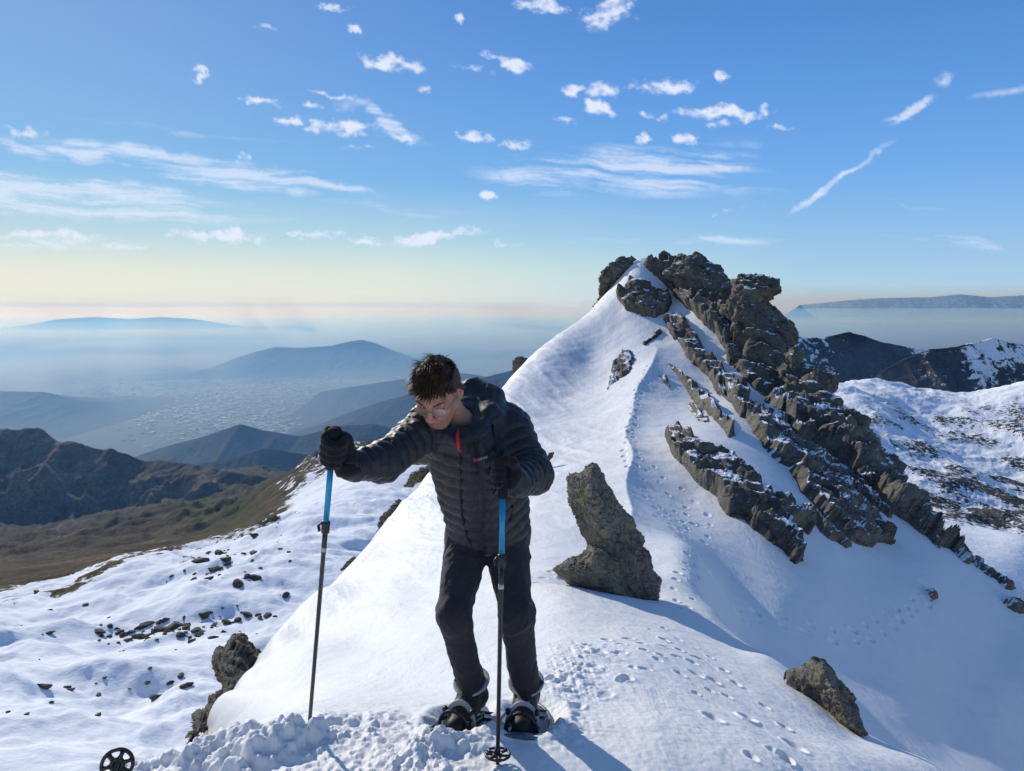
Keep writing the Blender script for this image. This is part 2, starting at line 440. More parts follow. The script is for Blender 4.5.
# footprints
def dimple(x, y, r, depth, ang=0.0, asp=1.7):
    u0, v0 = x/y, math.log(y); du = 3*r/y; 
    i0, i1 = np.searchsorted(gu, (u0-du, u0+du)); j0, j1 = np.searchsorted(gv, (v0-du, v0+du))
    if i1 <= i0 or j1 <= j0: return
    dx = GX[i0:i1, j0:j1]-x; dy = GY[i0:i1, j0:j1]-y
    a = (dx*math.cos(ang)+dy*math.sin(ang))/asp; b = -dx*math.sin(ang)+dy*math.cos(ang)
    q = np.sqrt(a*a+b*b)/r
    GZ[i0:i1, j0:j1] += -depth*np.exp(-q**4*.9) + depth*.28*np.exp(-((q-1.35)/.3)**2)
def trail(pts, step, r, depth, spread, both=True, jit=.6):
    P = []
    for (px, py) in pts:
        h = TN.hit(px, py)
        if h is not None: P.append(h)
    P = np.array(P); seg = np.linalg.norm(np.diff(P[:, :2], axis=0), axis=1); L = np.concatenate([[0], np.cumsum(seg)])
    s = 0; side = 1
    while s < L[-1]:
        x = np.interp(s, L, P[:, 0]); y = np.interp(s, L, P[:, 1])
        x2 = np.interp(s+.1, L, P[:, 0]); y2 = np.interp(s+.1, L, P[:, 1]); a = math.atan2(y2-y, x2-x)
        o = spread*side + random.uniform(-1, 1)*jit*spread
        dimple(x-math.sin(a)*o, y+math.cos(a)*o, r*.62*random.uniform(.7, 1.25), depth*.62*random.uniform(.5, 1.3), a+random.uniform(-.3, .3))
        side = -side; s += step*.8*random.uniform(.7, 1.3)
trail([(655,628),(700,658),(742,700),(790,748),(830,790)], .30, .052, .045, .10)
trail([(668,655),(705,690),(740,728),(790,785)], .30, .045, .036, .07)
trail([(682,612),(686,585),(690,560),(688,548)], .42, .075, .06, .10)
trail([(690,545),(672,520),(645,500),(632,478)], .5, .11, .08, .16)
trail([(700,540),(690,500),(640,470)], .6, .11, .08, .3)
trail([(632,478),(630,450),(632,425),(640,395),(655,365)], .7, .14, .10, .16)
trail([(705,520),(690,515),(660,525)], .6, .11, .07, .3)
trail([(720,590),(770,615),(830,630),(880,625),(930,590),(985,560)], .55, .12, .06, .14)
trail([(545,585),(556,578),(566,570)], .35, .07, .05, .12)
trail([(640,640),(600,655),(575,690),(560,712)], .22, .05, .03, .13)
trail([(690,655),(640,648),(600,680)], .3, .05, .035, .1)
# deep prints under the snowshoes
for (px, py, Y) in ((464,716,2.8),(527,714,2.84)):
    c = at(px, py, Y); dimple(c[0], c[1], .12, .05, 1.4, 1.9)
# wind scoop around the standing rock
c = at(606, 588, 8.6); q = np.hypot((GX-c[0])/1.0, (GY-c[1]-.4)/1.1)
GZ += -.16*np.exp(-(q/.55)**2) + .05*np.exp(-((q-1.0)/.35)**2)
nI, nJ = shp
idx = np.arange(nI*nJ).reshape(nI, nJ)
quads = np.stack([idx[:-1, :-1], idx[1:, :-1], idx[1:, 1:], idx[:-1, 1:]], -1).reshape(-1, 4)
tag(mesh_np('snow_ridge', np.stack([GX.ravel(), GY.ravel(), GZ.ravel()], 1), quads, M_SNOW), kind='structure')
del PX, PY, rip, n1, n2, lump, l2
# ------------------------------------------------------------------ valley, mountains, foothills, plain, haze
def mat_land(name, cols, sc, snow=False, greens=None, bumpd=1.0, bstr=.6, snf=5.0):
    k = NT(name); p = k.pos()
    a = k.noise(p, sc, 7, .6, .3); b = k.noise(p, sc*6, 6, .65)
    c = k.ramp(a, [(.3, cols[0]), (.5, cols[1]), (.7, cols[2])])
    c = k.mix(k.ramp(b, [(.35, .75), (.65, 0.0)]), c, k.mix(1.0, c, (.38, .36, .36), 'MULTIPLY'))
    dots = k.noise(p, sc*22, 5, .7)
    c = k.mix(k.ramp(dots, [(.38, .8), (.55, 0.0)]), c, k.mix(1.0, c, (.35, .38, .40), 'MULTIPLY'))
    c = k.mix(k.ramp(k.noise(p, sc*9, 6, .7), [(.58, 0.0), (.72, .55)]), c, k.mix(1.0, c, (2.0, 1.8, 1.5), 'MULTIPLY'))
    if greens:
        g = k.n('Attribute', attribute_name='green').outputs['Fac']
        c = k.mix(k.math('MULTIPLY', g, k.ramp(k.noise(p, sc*3, 6, .7), [(.3, .15), (.6, 1.0)])), c, greens)
    if snow:
        s = k.n('Attribute', attribute_name='snow').outputs['Fac']
        q = k.math('ADD', s, k.math('MULTIPLY', k.math('SUBTRACT', k.noise(p, sc*snf, 9, .72), .5), 1.45))
        m = k.ramp(q, [(.47, 0.0), (.53, 1.0)])
        c = k.mix(m, c, k.mix(a, (.80, .83, .88), (.88, .90, .93)))
    nrm = k.bump(b, bstr, bumpd)
    k.bsdf(c, .95, .05, nrm); return k.m
def grid_mesh(name, U, Y, Z, mat, attrs=None, kind='structure'):
    idx = np.arange(U.size).reshape(U.shape)
    q = np.stack([idx[:-1, :-1], idx[1:, :-1], idx[1:, 1:], idx[:-1, 1:]], -1).reshape(-1, 4)
    o = mesh_np(name, np.stack([(U*Y).ravel(), Y.ravel(), Z.ravel()], 1), q, mat, attrs={k: v.ravel() for k, v in (attrs or {}).items()})
    return tag(o, kind=kind)

# --- valley below on the left: snow basin rolling over into a brown valley
VL = [(-150,900,60),(0,771,105),(100,771,110),(200,771,120),(300,771,130),(0,700,150),(120,700,165),(220,680,185),(0,640,225),(60,630,240),(150,640,225),
 (240,600,260),(0,605,300),(60,590,335),(110,565,400),(160,562,380),(200,550,430),(260,525,520),(330,492,620),(380,470,700),(420,455,760),(330,560,330),(330,650,230),(400,600,300),
 (-150,605,320),(-150,640,250),(-150,800,110),
 # snow edge rolls over
 (0,594,420),(60,584,480),(120,560,560),(210,542,640),(300,508,740),
 # valley sides
 (0,560,1000),(60,550,1050),(130,535,1150),(180,520,1350),(225,505,1700),(250,490,2200),(275,478,2900),
 (-150,560,1000),(-150,540,1800),(0,556,1250),(60,543,1450),(130,524,1750),(190,507,2150),
 (0,538,1700),(60,532,1850),(130,517,2050),(0,500,3000),(100,500,3300),(290,474,3700),(290,500,5000),(0,520,4600),
 # right-hand spur
 (232,525,1100),(262,505,1000),(290,482,1100),(310,470,1150),(340,458,1150),(380,440,1150),(430,425,1100),(330,480,900),(360,468,860),(280,505,850),(480,410,1000),
 (300,500,2600),(350,500,2600),(430,480,2400),(520,520,900),(520,480,1500)]
FV = tps_fit(VL, 1e-3); TV = Table(FV, -.95, .2, 260, 50, 6000, 260)
u = np.linspace(-.92, .16, 640); v = np.linspace(math.log(55), math.log(5000), 620)
U, V_ = np.meshgrid(u, v, indexing='ij'); Y = np.exp(V_); X = U*Y
Z = CAMZ + TV(U, V_)*Y
flat = np.stack([X.ravel(), Y.ravel()], 1)
am = sstep(700, 1500, Y)
rd = ridged(flat/520+np.array([fbm(flat/300, 3, 4), fbm(flat/300, 3, 5)]).T*.25, 6, 70).reshape(U.shape)
sm = fbm(flat/60, 6, 72).reshape(U.shape)
PXv, PYv = pxpy(X, Y, Z)
edge = np.interp(PXv, [-200, 0, 60, 110, 160, 210, 270, 300, 340, 380, 430], [600, 600, 588, 568, 560, 547, 528, 512, 495, 478, 468])
bas = sstep(900, 450, Y)
hum = (fbm(flat/34+np.stack([fbm(flat/50, 3, 73), fbm(flat/50, 3, 74)], 1)*.5, 5, 75)*2.4).reshape(U.shape)
Z = Z + (rd-.3)*46*am*sstep(5000, 3500, Y) + sm*(3.0 + 12*am) + fbm(flat/22, 5, 77).reshape(U.shape)*4*am + ridged(np.stack([flat[:, 0]/70+flat[:, 1]/260, flat[:, 1]/240-flat[:, 0]/300], 1), 5, 78, .6).reshape(U.shape)*9*am + hum*2.8*bas*sstep(70, 160, Y) + fbm(flat/9, 3, 76).reshape(U.shape)*.5*bas
snowa = .5 + .62*sstep(-12, 10, PYv-edge) - .55*sstep(20, -26, PYv-edge)
spur = sstep(120, 30, np.abs(PXv-345)+np.abs(PYv-490)*1.2)
snowa = np.where(PYv < edge, snowa + .58*spur + .16*sstep(-45, -5, PYv-edge), snowa)
patch = sstep(.25, .6, fbm(flat/70, 4, 79).reshape(U.shape))*sstep(560, 600, PYv)*sstep(670, 640, PYv)*sstep(60, 110, PXv)*sstep(280, 250, PXv)
snowa = snowa - .36*patch
snowa = snowa - .30*sstep(.15, .6, fbm(flat/90, 5, 80).reshape(U.shape))*sstep(60, 10, PYv-edge)*sstep(-12, 8, PYv-edge)
green = sstep(120, 30, np.abs(PXv-235)*.8+np.abs(PYv-505)*1.6)*.8*sstep(45, 5, PXv-232) + .10*am
M_VAL = mat_land('valley_land', [(.046, .038, .026), (.105, .080, .050), (.19, .142, .09)], .009, True, (.055, .066, .022), 2.5)
grid_mesh('valley_terrain', U, Y, Z, M_VAL, {'snow': snowa, 'green': green})
TVZ = (u, v, Z)
def valley_hit(px, py):
    uu, tt = ut(px, py); iu = int(np.clip(round((float(uu)-u_v[0])/(u_v[1]-u_v[0])), 0, len(u_v)-1))
    h = (ZV[iu]-CAMZ)/YV[iu] - float(tt); k = int(np.argmax(h > 0))
    if k == 0: return None
    f = -h[k-1]/(h[k]-h[k-1]); yy = YV[iu][k-1]*(1-f)+YV[iu][k]*f
    return np.array([float(uu)*yy, yy, CAMZ+float(tt)*yy])
u_v, YV, ZV = u, Y, Z

# --- snowy mountain and dark ranges on the right
MR = [(780,560,330),(850,560,420),(940,575,470),(1024,590,500),(1150,620,520),(930,540,560),(1024,545,600),(940,522,680),(1024,528,720),(1150,540,740),
 (880,520,640),(860,490,740),(900,480,860),(960,490,880),(1024,500,900),(840,440,950),(880,430,1100),(930,440,1120),(980,450,1100),(1024,440,1120),
 (828,392,1350),(850,384,1450),(900,386,1500),(935,396,1450),(965,404,1350),(990,400,1350),(1024,388,1400),(1150,370,1500),(760,410,1300),(700,440,1200),
 (850,420,1900),(950,430,1900),(1050,420,1900),(760,460,1800),(700,560,500),(1150,430,1900)]
FM = tps_fit(MR, 1e-3); TM = Table(FM, .2, 1.0, 220, 250, 2300, 200)
u = np.linspace(.24, .95, 520); v = np.linspace(math.log(280), math.log(2100), 460)
U, V_ = np.meshgrid(u, v, indexing='ij'); Y = np.exp(V_); X = U*Y; Z = CAMZ + TM(U, V_)*Y
flat = np.stack([X.ravel(), Y.ravel()], 1)
steep = sstep(600, 760, Y)
rr = ridged(flat/230+np.array([fbm(flat/150, 3, 14), fbm(flat/150, 3, 15)]).T*.3, 6, 90).reshape(U.shape)
rf = fbm(flat/34, 6, 93).reshape(U.shape)
Z = Z + rr*16*steep + rf*(1.0+4.2*steep)
PXm, PYm = pxpy(X, Y, Z)
rockp = sstep(-.25, .45, rf + .5*fbm(flat/110, 4, 95).reshape(U.shape))
snowa = .80 - steep*(.08 + .26*rockp*sstep(386, 415, PYm) + .13*sstep(440, 520, PYm)) 
snowa = np.clip(snowa, 0, 1)
M_MTN = mat_land('mountain_snow', [(.075, .072, .068), (.12, .112, .102), (.18, .165, .148)], .03, True, None, 1.5, .6, 6.0)
grid_mesh('snowy_mountain', U, Y, Z, M_MTN, {'snow': snowa})

def ridge(name, sky, Yfun, front, back, zb, mat, nu=300, nv=160, amp=.16, spur=1.0, seed=1, snowf=None, spurlen=1.0, power=1.25, kq=2.6, shear=0.0):
    """a mountain range whose crest runs through the given skyline points; flanks fall away to front and back with spurs"""
    sky = np.array(sky, float); px = np.linspace(sky[0, 0], sky[-1, 0], nu); py = np.interp(px, sky[:, 0], sky[:, 1])
    uu, tt = ut(px, py); Yc = Yfun(px) if callable(Yfun) else np.full(nu, float(Yfun))
    zc = CAMZ + tt*Yc
    s = np.concatenate([np.linspace(-1, 0, int(nv*.7))[:-1], np.linspace(0, 1, nv-int(nv*.7)+1)])
    U, S = np.meshgrid(uu, s, indexing='ij')
    Y = Yc[:, None] + np.where(S < 0, S*front, S*back)
    X = U*Yc[:, None]                         # straight-sided in plan
    flat = np.stack([X.ravel(), Y.ravel()], 1)
    q = np.abs(S); prof = (1-q)**power
    L = front*spurlen
    rg = ridged(np.stack([(flat[:, 0]+flat[:, 1]*shear)/(L*.30), flat[:, 1]/(L*.8)], 1)+np.array([fbm(flat/(L*.5), 3, seed+4), fbm(flat/(L*.5), 3, seed+5)]).T*.4, 7, seed, .55).reshape(U.shape)
    fine = fbm(flat/(L*.10), 6, seed+9).reshape(U.shape)
    hgt = zc[:, None]-zb
    Z = zb + hgt*prof + hgt*amp*1.15*np.minimum(rg-.72, .06)*np.clip(q*kq, 0, 1)*(1-q)**.6*spur + hgt*amp*.26*fine*(.12+q)
    at_ = {}
    if snowf is not None: at_['snow'] = snowf(*pxpy(X, Y, Z), rg, fine)
    idx = np.arange(U.size).reshape(U.shape)
    qd = np.stack([idx[:-1, :-1], idx[1:, :-1], idx[1:, 1:], idx[:-1, 1:]], -1).reshape(-1, 4)
    tag(mesh_np(name, np.stack([X.ravel(), Y.ravel(), Z.ravel()], 1), qd, mat, attrs={k: v.ravel() for k, v in at_.items()}), kind='structure')
M_DARK = mat_land('dark_mountain', [(.045, .043, .040), (.08, .072, .064), (.125, .108, .088)], .008, True, None, 6, .8, 3.5)
M_FOR = mat_land('forest_hill', [(.022, .034, .018), (.045, .058, .028), (.085, .082, .045)], .004, False, None, 12, .8)
def sn1(px, py, rg, fine): return .24 + .42*sstep(-.1, .6, rg)*sstep(60, 5, py-np.interp(px, [780, 850, 1024], [340, 332, 342])) + .18*fine
ridge('dark_mountain', [(700,360),(780,338),(800,336),(822,338),(850,332),(862,335),(880,342),(905,346),(925,350),(960,360),(1010,380)], 4300, 1500, 1500, -900, M_DARK, 520, 300, seed=3, snowf=sn1, amp=.42, spurlen=.6)
def sn2(px, py, rg, fine): return .20 + .5*sstep(-.1, .55, rg)*sstep(75, 5, py-345)*(.35+.65*sstep(55, 10, np.abs(px-1000))) + .18*fine
ridge('dark_mountain', [(840,420),(880,372),(905,358),(930,349),(955,347),(975,342),(992,338),(1010,343),(1035,345),(1080,340),(1160,350)], 3200, 1150, 1400, -800, M_DARK, 520, 300, seed=8, snowf=sn2, amp=.42, spurlen=.6)
# brown ridge across the valley on the left
M_BROWN = mat_land('brown_ridge', [(.065, .058, .040), (.16, .128, .08), (.32, .25, .15)], .006, False, None, 5, .3)
ridge('valley_ridge', [(-170,452),(-90,442),(-30,434),(0,431),(25,428),(42,431),(60,440),(85,446),(110,449),(140,458),(170,462),(200,466),(240,474),(275,478),(300,484),(330,494)], lambda p: 2650-1.3*np.clip(p, -180, 400), 1900, 900, -930, M_BROWN, 560, 460, seed=61, amp=1.0, spurlen=.44, power=1.1, kq=2.0, shear=.55)
ridge('valley_ridge', [(60,510),(130,488),(180,483),(215,480),(250,476),(290,478),(330,484),(370,495)], 3700, 1000, 1000, -1250, M_FOR, 300, 200, seed=66, amp=.14, spurlen=.7)
# foothills over the plain
PLAIN = -1600.0
ridge('foothill', [(-160,398),(-60,392),(0,391),(45,392),(75,400),(110,412),(160,428),(200,440)], 10500, 3600, 3000, PLAIN, M_FOR, seed=15, amp=.22)
ridge('foothill', [(120,462),(160,448),(205,436),(240,424),(262,430),(300,436),(340,426),(375,424),(405,432),(450,455),(500,480)], lambda p: 6200+0*p, 1700, 1900, -1500, M_FOR, seed=19, amp=.26, spurlen=1.0)
ridge('foothill', [(270,440),(320,424),(350,412),(380,402),(410,394),(450,386),(490,376),(520,368),(560,366),(640,372),(700,400)], lambda p: 8600+0*p, 2600, 2400, PLAIN, M_FOR, seed=23, amp=.26)
ridge('foothill', [(150,470),(200,464),(235,457),(262,448),(290,452),(330,458),(380,452),(420,462),(470,480)], 4900, 1000, 1300, -1350, M_FOR, seed=27, amp=.26)
ridge('foothill', [(320,392),(370,384),(410,378),(440,372),(470,374),(520,382),(580,390)], 12500, 2500, 2500, PLAIN, M_FOR, seed=31, amp=.2)
ridge('distant_hill', [(205,372),(235,358),(255,352),(275,347),(300,348),(330,346),(352,341),(362,340),(375,343),(395,351),(415,358),(450,366),(490,373)], 19500, 3300, 3600, PLAIN, M_FOR, seed=35, amp=.2)
M_PALE = mat_land('hazy_snowy_range', [(.62, .76, .90), (.66, .79, .91), (.70, .81, .92)], .0004, False, None, 20, .1)  # pale blue distance haze put into the snow colour
ridge('distant_range', [(20,326),(60,319),(95,317),(130,319),(160,317),(195,319),(230,325)], 52000, 4000, 5000, PLAIN, M_FOR, 160, 60, seed=39)
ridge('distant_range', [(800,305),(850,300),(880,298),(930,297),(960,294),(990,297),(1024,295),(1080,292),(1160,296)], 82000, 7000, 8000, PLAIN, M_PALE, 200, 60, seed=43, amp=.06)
# plain
k = NT('plain_land'); p = k.pos()
f1 = k.n('TexVoronoi', {'Vector': p, 'Scale': .0022, 'Randomness': 1.0}); a = k.noise(p, .0006, 7, .65)
c = k.mix(k.n('SeparateColor', {'Color': f1.outputs['Color']}).outputs[0], (.05, .065, .035), (.15, .14, .10))
c = k.mix(k.ramp(a, [(.35, 0.0), (.6, .9)]), c, (.06, .07, .045))
k.bsdf(c, .95, .05)
mb = MB(); mb.add([(-250000, 1000, PLAIN), (250000, 1000, PLAIN), (250000, 260000, PLAIN), (-250000, 260000, PLAIN)], [(0, 1, 2, 3)])
tag(mb.build('plain_ground', k.m, smooth=False), kind='structure')
# town on the plain: countless pale roofs
k = NT('town_walls'); oi = k.n('TexWhiteNoise', {'Vector': k.n('VectorMath', {0: k.pos(), 1: (.012, .012, 0.0)}, operation='MULTIPLY').outputs[0]}, noise_dimensions='3D')
c = k.ramp(oi.outputs['Value'], [(.0, (.10, .07, .05)), (.5, (.22, .19, .16)), (.85, (.36, .34, .31)), (1.0, (.80, .79, .76))])
k.bsdf(c, .8, .2)
mb_V = []; mb_F = []; nb = 0
cl = [(232,402,22,14,150),(262,418,18,16,150),(285,398,26,14,170),(205,418,20,12,110),(250,386,40,8,130),(310,388,30,9,120),(160,420,26,14,80),(330,410,10,8,40),(180,392,40,10,90),(275,432,12,8,70),(130,404,40,14,70),(400,376,40,6,50)]
for (cx, cyy, sx, sy, n) in cl:
    for _ in range(n*2):
        px, py = random.gauss(cx, sx), random.gauss(cyy, sy)
        if py < 374: continue
        uu, tt = ut(px, py); Yg = (PLAIN-CAMZ)/float(tt); x, y = float(uu)*Yg, Yg
        a, b = random.uniform(9, 34)*random.choice([1, 1, 1, 2.2]), random.uniform(9, 26); hh = random.uniform(7, 22)
        ang = random.uniform(0, 3.14) ; ca, sa = math.cos(ang), math.sin(ang)
        q = [(x+ca*i*a-sa*j*b, y+sa*i*a+ca*j*b) for i, j in ((-1, -1), (1, -1), (1, 1), (-1, 1))]
        mb_V += [(*p_, PLAIN-2) for p_ in q] + [(*p_, PLAIN+hh) for p_ in q]
        mb_F += [[nb+i for i in f] for f in ((4, 5, 6, 7), (0, 1, 5, 4), (1, 2, 6, 5), (2, 3, 7, 6), (3, 0, 4, 7))]; nb += 8
town = mesh_np('town', mb_V, np.array(mb_F), k.m, smooth=False)
tag(town, 'far-off town of countless tiny pale houses on the hazy plain', 'town', kind='stuff')
# haze: three real layers of air over the plain
def haze(name, z0, z1, dens, col, g, y0=-20000, ab=0.0, x1=None, x0=None):
    k = NT(name+'_air')
    s = k.n('VolumeScatter', {'Color': (*col, 1), 'Density': dens, 'Anisotropy': g})
    if ab < 0: s = k.n('VolumeAbsorption', {'Color': (*col, 1), 'Density': dens})
    elif ab > 0:
        ad = k.n('AddShader', {0: s.outputs[0], 1: k.n('VolumeAbsorption', {'Color': (*col, 1), 'Density': dens*ab}).outputs[0]}); s = ad
    k.t.links.new(s.outputs[0], k.out.inputs['Volume'])
    k.m.cycles.homogeneous_volume = True
    R = 240000.0
    X1 = R if x1 is None else x1; X0 = -R if x0 is None else x0
    V = [(x, y, z) for z in (z0, z1) for (x, y) in ((X0, y0), (X1, y0), (X1, 255000), (X0, 255000))]
    F = [(0, 3, 2, 1), (4, 5, 6, 7), (0, 1, 5, 4), (1, 2, 6, 5), (2, 3, 7, 6), (3, 0, 4, 7)]
    tag(mesh_np(name, V, np.array(F), k.m, smooth=False), kind='structure')
haze('haze', PLAIN-60, -135.0, 1/21000., (.19, .45, 1.0), .4)
haze('haze', PLAIN-50, -1000.0, 1/24000., (.33, .60, 1.0), .45)
haze('haze', PLAIN-40, -1430.0, 1/20000., (.78, .89, 1.0), .6)
haze('haze', -134.0, 170.0, 1/130000., (1.0, .90, .72), .3, 15000, x1=4000)
haze('haze', -133.0, 650.0, 1/200000., (1.0, .90, .74), .3, 30000, x1=5000)
haze('haze', -132.0, 1700.0, 1/38000., (.34, .60, 1.0), .3, 60000, x0=21000)
# added blue-absorbing layer of air that tints the sunward horizon cream
haze('haze', -900.0, -136.0, 1/75000., (1.0, .95, .66), .3, 24000, ab=-1, x1=4500)

# rocks scattered over the snow basin, each its own object
def hit_any(px, py):
    return valley_hit(px, py)
BM = mat_rock('basin_rock', .7, .0, 1.1, .1, .3, .55)
protos = []
for i in range(7):
    bm = bmesh.new(); bmesh.ops.create_icosphere(bm, subdivisions=3, radius=1); co_ = np.array([v.co[:] for v in bm.verts]); fc = np.array([[v.index for v in f.verts] for f in bm.faces]); bm.free()
    rg_ = np.random.default_rng(900+i)
    for _ in range(11):
        nn = rg_.normal(size=3); nn /= np.linalg.norm(nn); oo = rg_.uniform(.45, .85); dd = co_@nn; co_ = co_ - np.maximum(dd-oo, 0)[:, None]*nn
    co_ = co_*(1+fbm(co_*2.2+i*9, 4, 910+i)*.22)[:, None]*np.array([1.25, .95, .72])
    protos.append((co_, fc))
me_p = []
for i, (co_, fc) in enumerate(protos):
    o = mesh_np('basin_rock', co_, fc, BM, smooth=True); me_p.append(o.data); bpy.data.objects.remove(o)
spots = [(42,687,7),(120,632,10),(128,640,8),(170,683,6),(186,686,7),(158,698,7),(148,683,4),(98,716,4),(118,634,9),(140,628,7),(160,622,8),(176,628,9),(190,637,7),(205,616,9),(226,623,8),(238,621,7),(258,615,8),(150,668,5),(217,570,10),(226,560,8),(285,596,5),(70,690,4),(104,678,4)]
for (cx, cyy, sx, sy, n, smax) in ((135,632,22,8,44,6),(182,628,20,7,30,6),(215,568,30,10,30,6),(225,556,12,5,14,5),(245,618,16,8,16,5),(90,690,70,18,10,3.5),(300,560,22,14,10,4),(30,610,30,10,8,4),(265,528,36,7,18,5)):
    for _ in range(n): spots.append((random.gauss(cx, sx), random.gauss(cyy, sy), 1.6+random.random()**2*smax))
nb_ = 0
for (px, py, spx) in spots:
    if not (2 < px < 290 and py < 735) or py < np.interp(px, [0, 60, 110, 160, 210, 290], [602, 590, 570, 562, 549, 512])-6: continue
    h = valley_hit(px, py)
    if h is None or h[1] < 80: continue
    r = spx*h[1]/FPX*random.choice([.35, .5, .6, .8, .95])
    o = bpy.data.objects.new('basin_rock', me_p[nb_ % 7]); COL.objects.link(o); nb_ += 1
    o.location = (h[0], h[1], h[2]+r*.15); o.scale = (r*random.uniform(.9, 1.4), r, r*random.uniform(.6, 1.0)); o.rotation_euler = (random.uniform(-.2, .2), random.uniform(-.2, .2), random.uniform(0, 6.28))
    tag(o, 'small dark rock showing through the snow of the basin far below', 'rock', 'small rocks scattered over the snow basin')
# ------------------------------------------------------------------ rocks
def rot3(ax, ay, az): return np.array(Matrix.Rotation(az, 3, 'Z') @ Matrix.Rotation(ay, 3, 'Y') @ Matrix.Rotation(ax, 3, 'X'))
_f = np.array([.72, -.38, -.58]); _f /= np.linalg.norm(_f); _g = np.cross(_f, [.35, .55, .75]); _g /= np.linalg.norm(_g)
STRATA = np.stack([_f, _g, np.cross(_f, _g)], 1)
def rock_relief(P, s, seed):
    """fracture relief (metres) for points P; s = size of the big blocks"""
    Q = (P@STRATA)*np.array([.52, 1.0, 1.1])
    Q = Q + np.stack([fbm(P/(s*.8), 3, seed+40+i) for i in range(3)], 1)*s*.16
    f1, c1 = facet(Q, s, seed); f2, c2 = facet(Q+5, s*.42, seed+11); f3, c3 = facet(Q+9, s*.17, seed+23)
    d = f1*s*.32 + f2*s*.19 + f3*s*.10 + fbm(P/(s*.2), 5, seed+31, .6)*s*.07
    d -= sstep(.10, .0, c1)*s*.09 + sstep(.10, 0, c2)*s*.045
    return d
def poly_rock(poly, Yf, depth, s, seed, h=None, front=.35, warp=1.0, rnd=.5, amp=1.0, R=None, ridge=None, rough=0.0):
    """a free-standing rock with the given outline; Yf(px,py) distance of its face; returns V, Q"""
    poly = np.array(poly, float); c = poly.mean(0)
    Yfun = Yf if callable(Yf) else (lambda px, py: np.full(np.shape(px), float(Yf)))
    sc = float(Yfun(c[0], c[1]))/FPX
    pl = (poly-c)*sc
    ext = (pl.max(0)-pl.min(0)).max(); h = h or ext/80
    R = R or min(pl.max(0)-pl.min(0))*.5
    a0 = pl.min(0)-s*.6; a1 = pl.max(0)+s*.6
    nx, ny = (np.ceil((a1-a0)/h)+1).astype(int)
    A, B = np.meshgrid(a0[0]+h*np.arange(nx), a0[1]+h*np.arange(ny), indexing='ij')
    P2 = np.stack([A.ravel(), B.ravel()], 1)
    Pw = P2 + np.stack([fbm(P2/(s*.5), 4, seed+60), fbm(P2/(s*.5), 4, seed+61)], 1)*s*.10*warp
    di = -poly_sd(pl, Pw).reshape(A.shape)
    half = depth*np.clip(di/R, 0, 1)**rnd
    halff = half
    if ridge is not None:
        r0, r1 = (np.array(ridge, float)-c)*sc; e = (r1-r0)/np.linalg.norm(r1-r0); dl = (P2[:, 0]-r0[0])*e[1]-(P2[:, 1]-r0[1])*e[0]
        wl = np.where(dl > 0, ridge_w[0], ridge_w[1]) if False else .42*ext*.5
        halff = half*np.clip(1.08-np.abs(dl).reshape(A.shape)/wl, .12, 1)
    fk = max(1.0, front*2)
    nw = int(np.ceil((1.15*fk+1.15)*depth/h))+3
    w = -1.15*fk*depth + h*np.arange(nw)
    # narrow in front, deeper behind
    F3 = np.maximum(-di[:, :, None]*1.0, np.where(w[None, None] < 0, -w[None, None]/(front*2)-halff[:, :, None], w[None, None]-half[:, :, None]))
    V, Q = surface_nets(F3, (a0[0], a0[1], w[0]), h)
    V = smooth_mesh(V, Q, 1)
    px = V[:, 0]/sc+c[0]; py = V[:, 1]/sc+c[1]; Yv = Yfun(px, py)+V[:, 2]
    u, t = ut(px, py); Wd = np.stack([u*Yv, Yv, CAMZ+t*Yv], 1)
    N = vnormals(Wd, Q)
    # make normals point outwards
    if (N*(Wd-Wd.mean(0))).sum() < 0: Q = Q[:, ::-1]; N = -N
    rel = rock_relief(Wd, s, seed)*amp
    if rough > 0: rel = rel + (ridged(Wd/(s*.35), 5, seed+81, .6)*.5 + fbm(Wd/(s*.09), 4, seed+83, .6)*.6)*rough*s
    Wd = Wd + N*rel[:, None]
    return Wd, Q
def hits(table, px, py, n=1800):
    """first meeting of many lines of sight (grid px x py) with the near surface -> Y grid (nan = none)"""
    out = np.full((len(px), len(py)), np.nan); v = np.linspace(math.log(2.2), math.log(75), n)
    for i, x in enumerate(px):
        u, t = ut(np.full(len(py), x), py)
        for_u = float(u.mean()); T = table(np.full(n, for_u), v); M = np.maximum.accumulate(T)
        k = np.searchsorted(M, t); ok = (k < n) & (k > 0)
        out[i, ok] = np.exp(v[k[ok]])
    return out
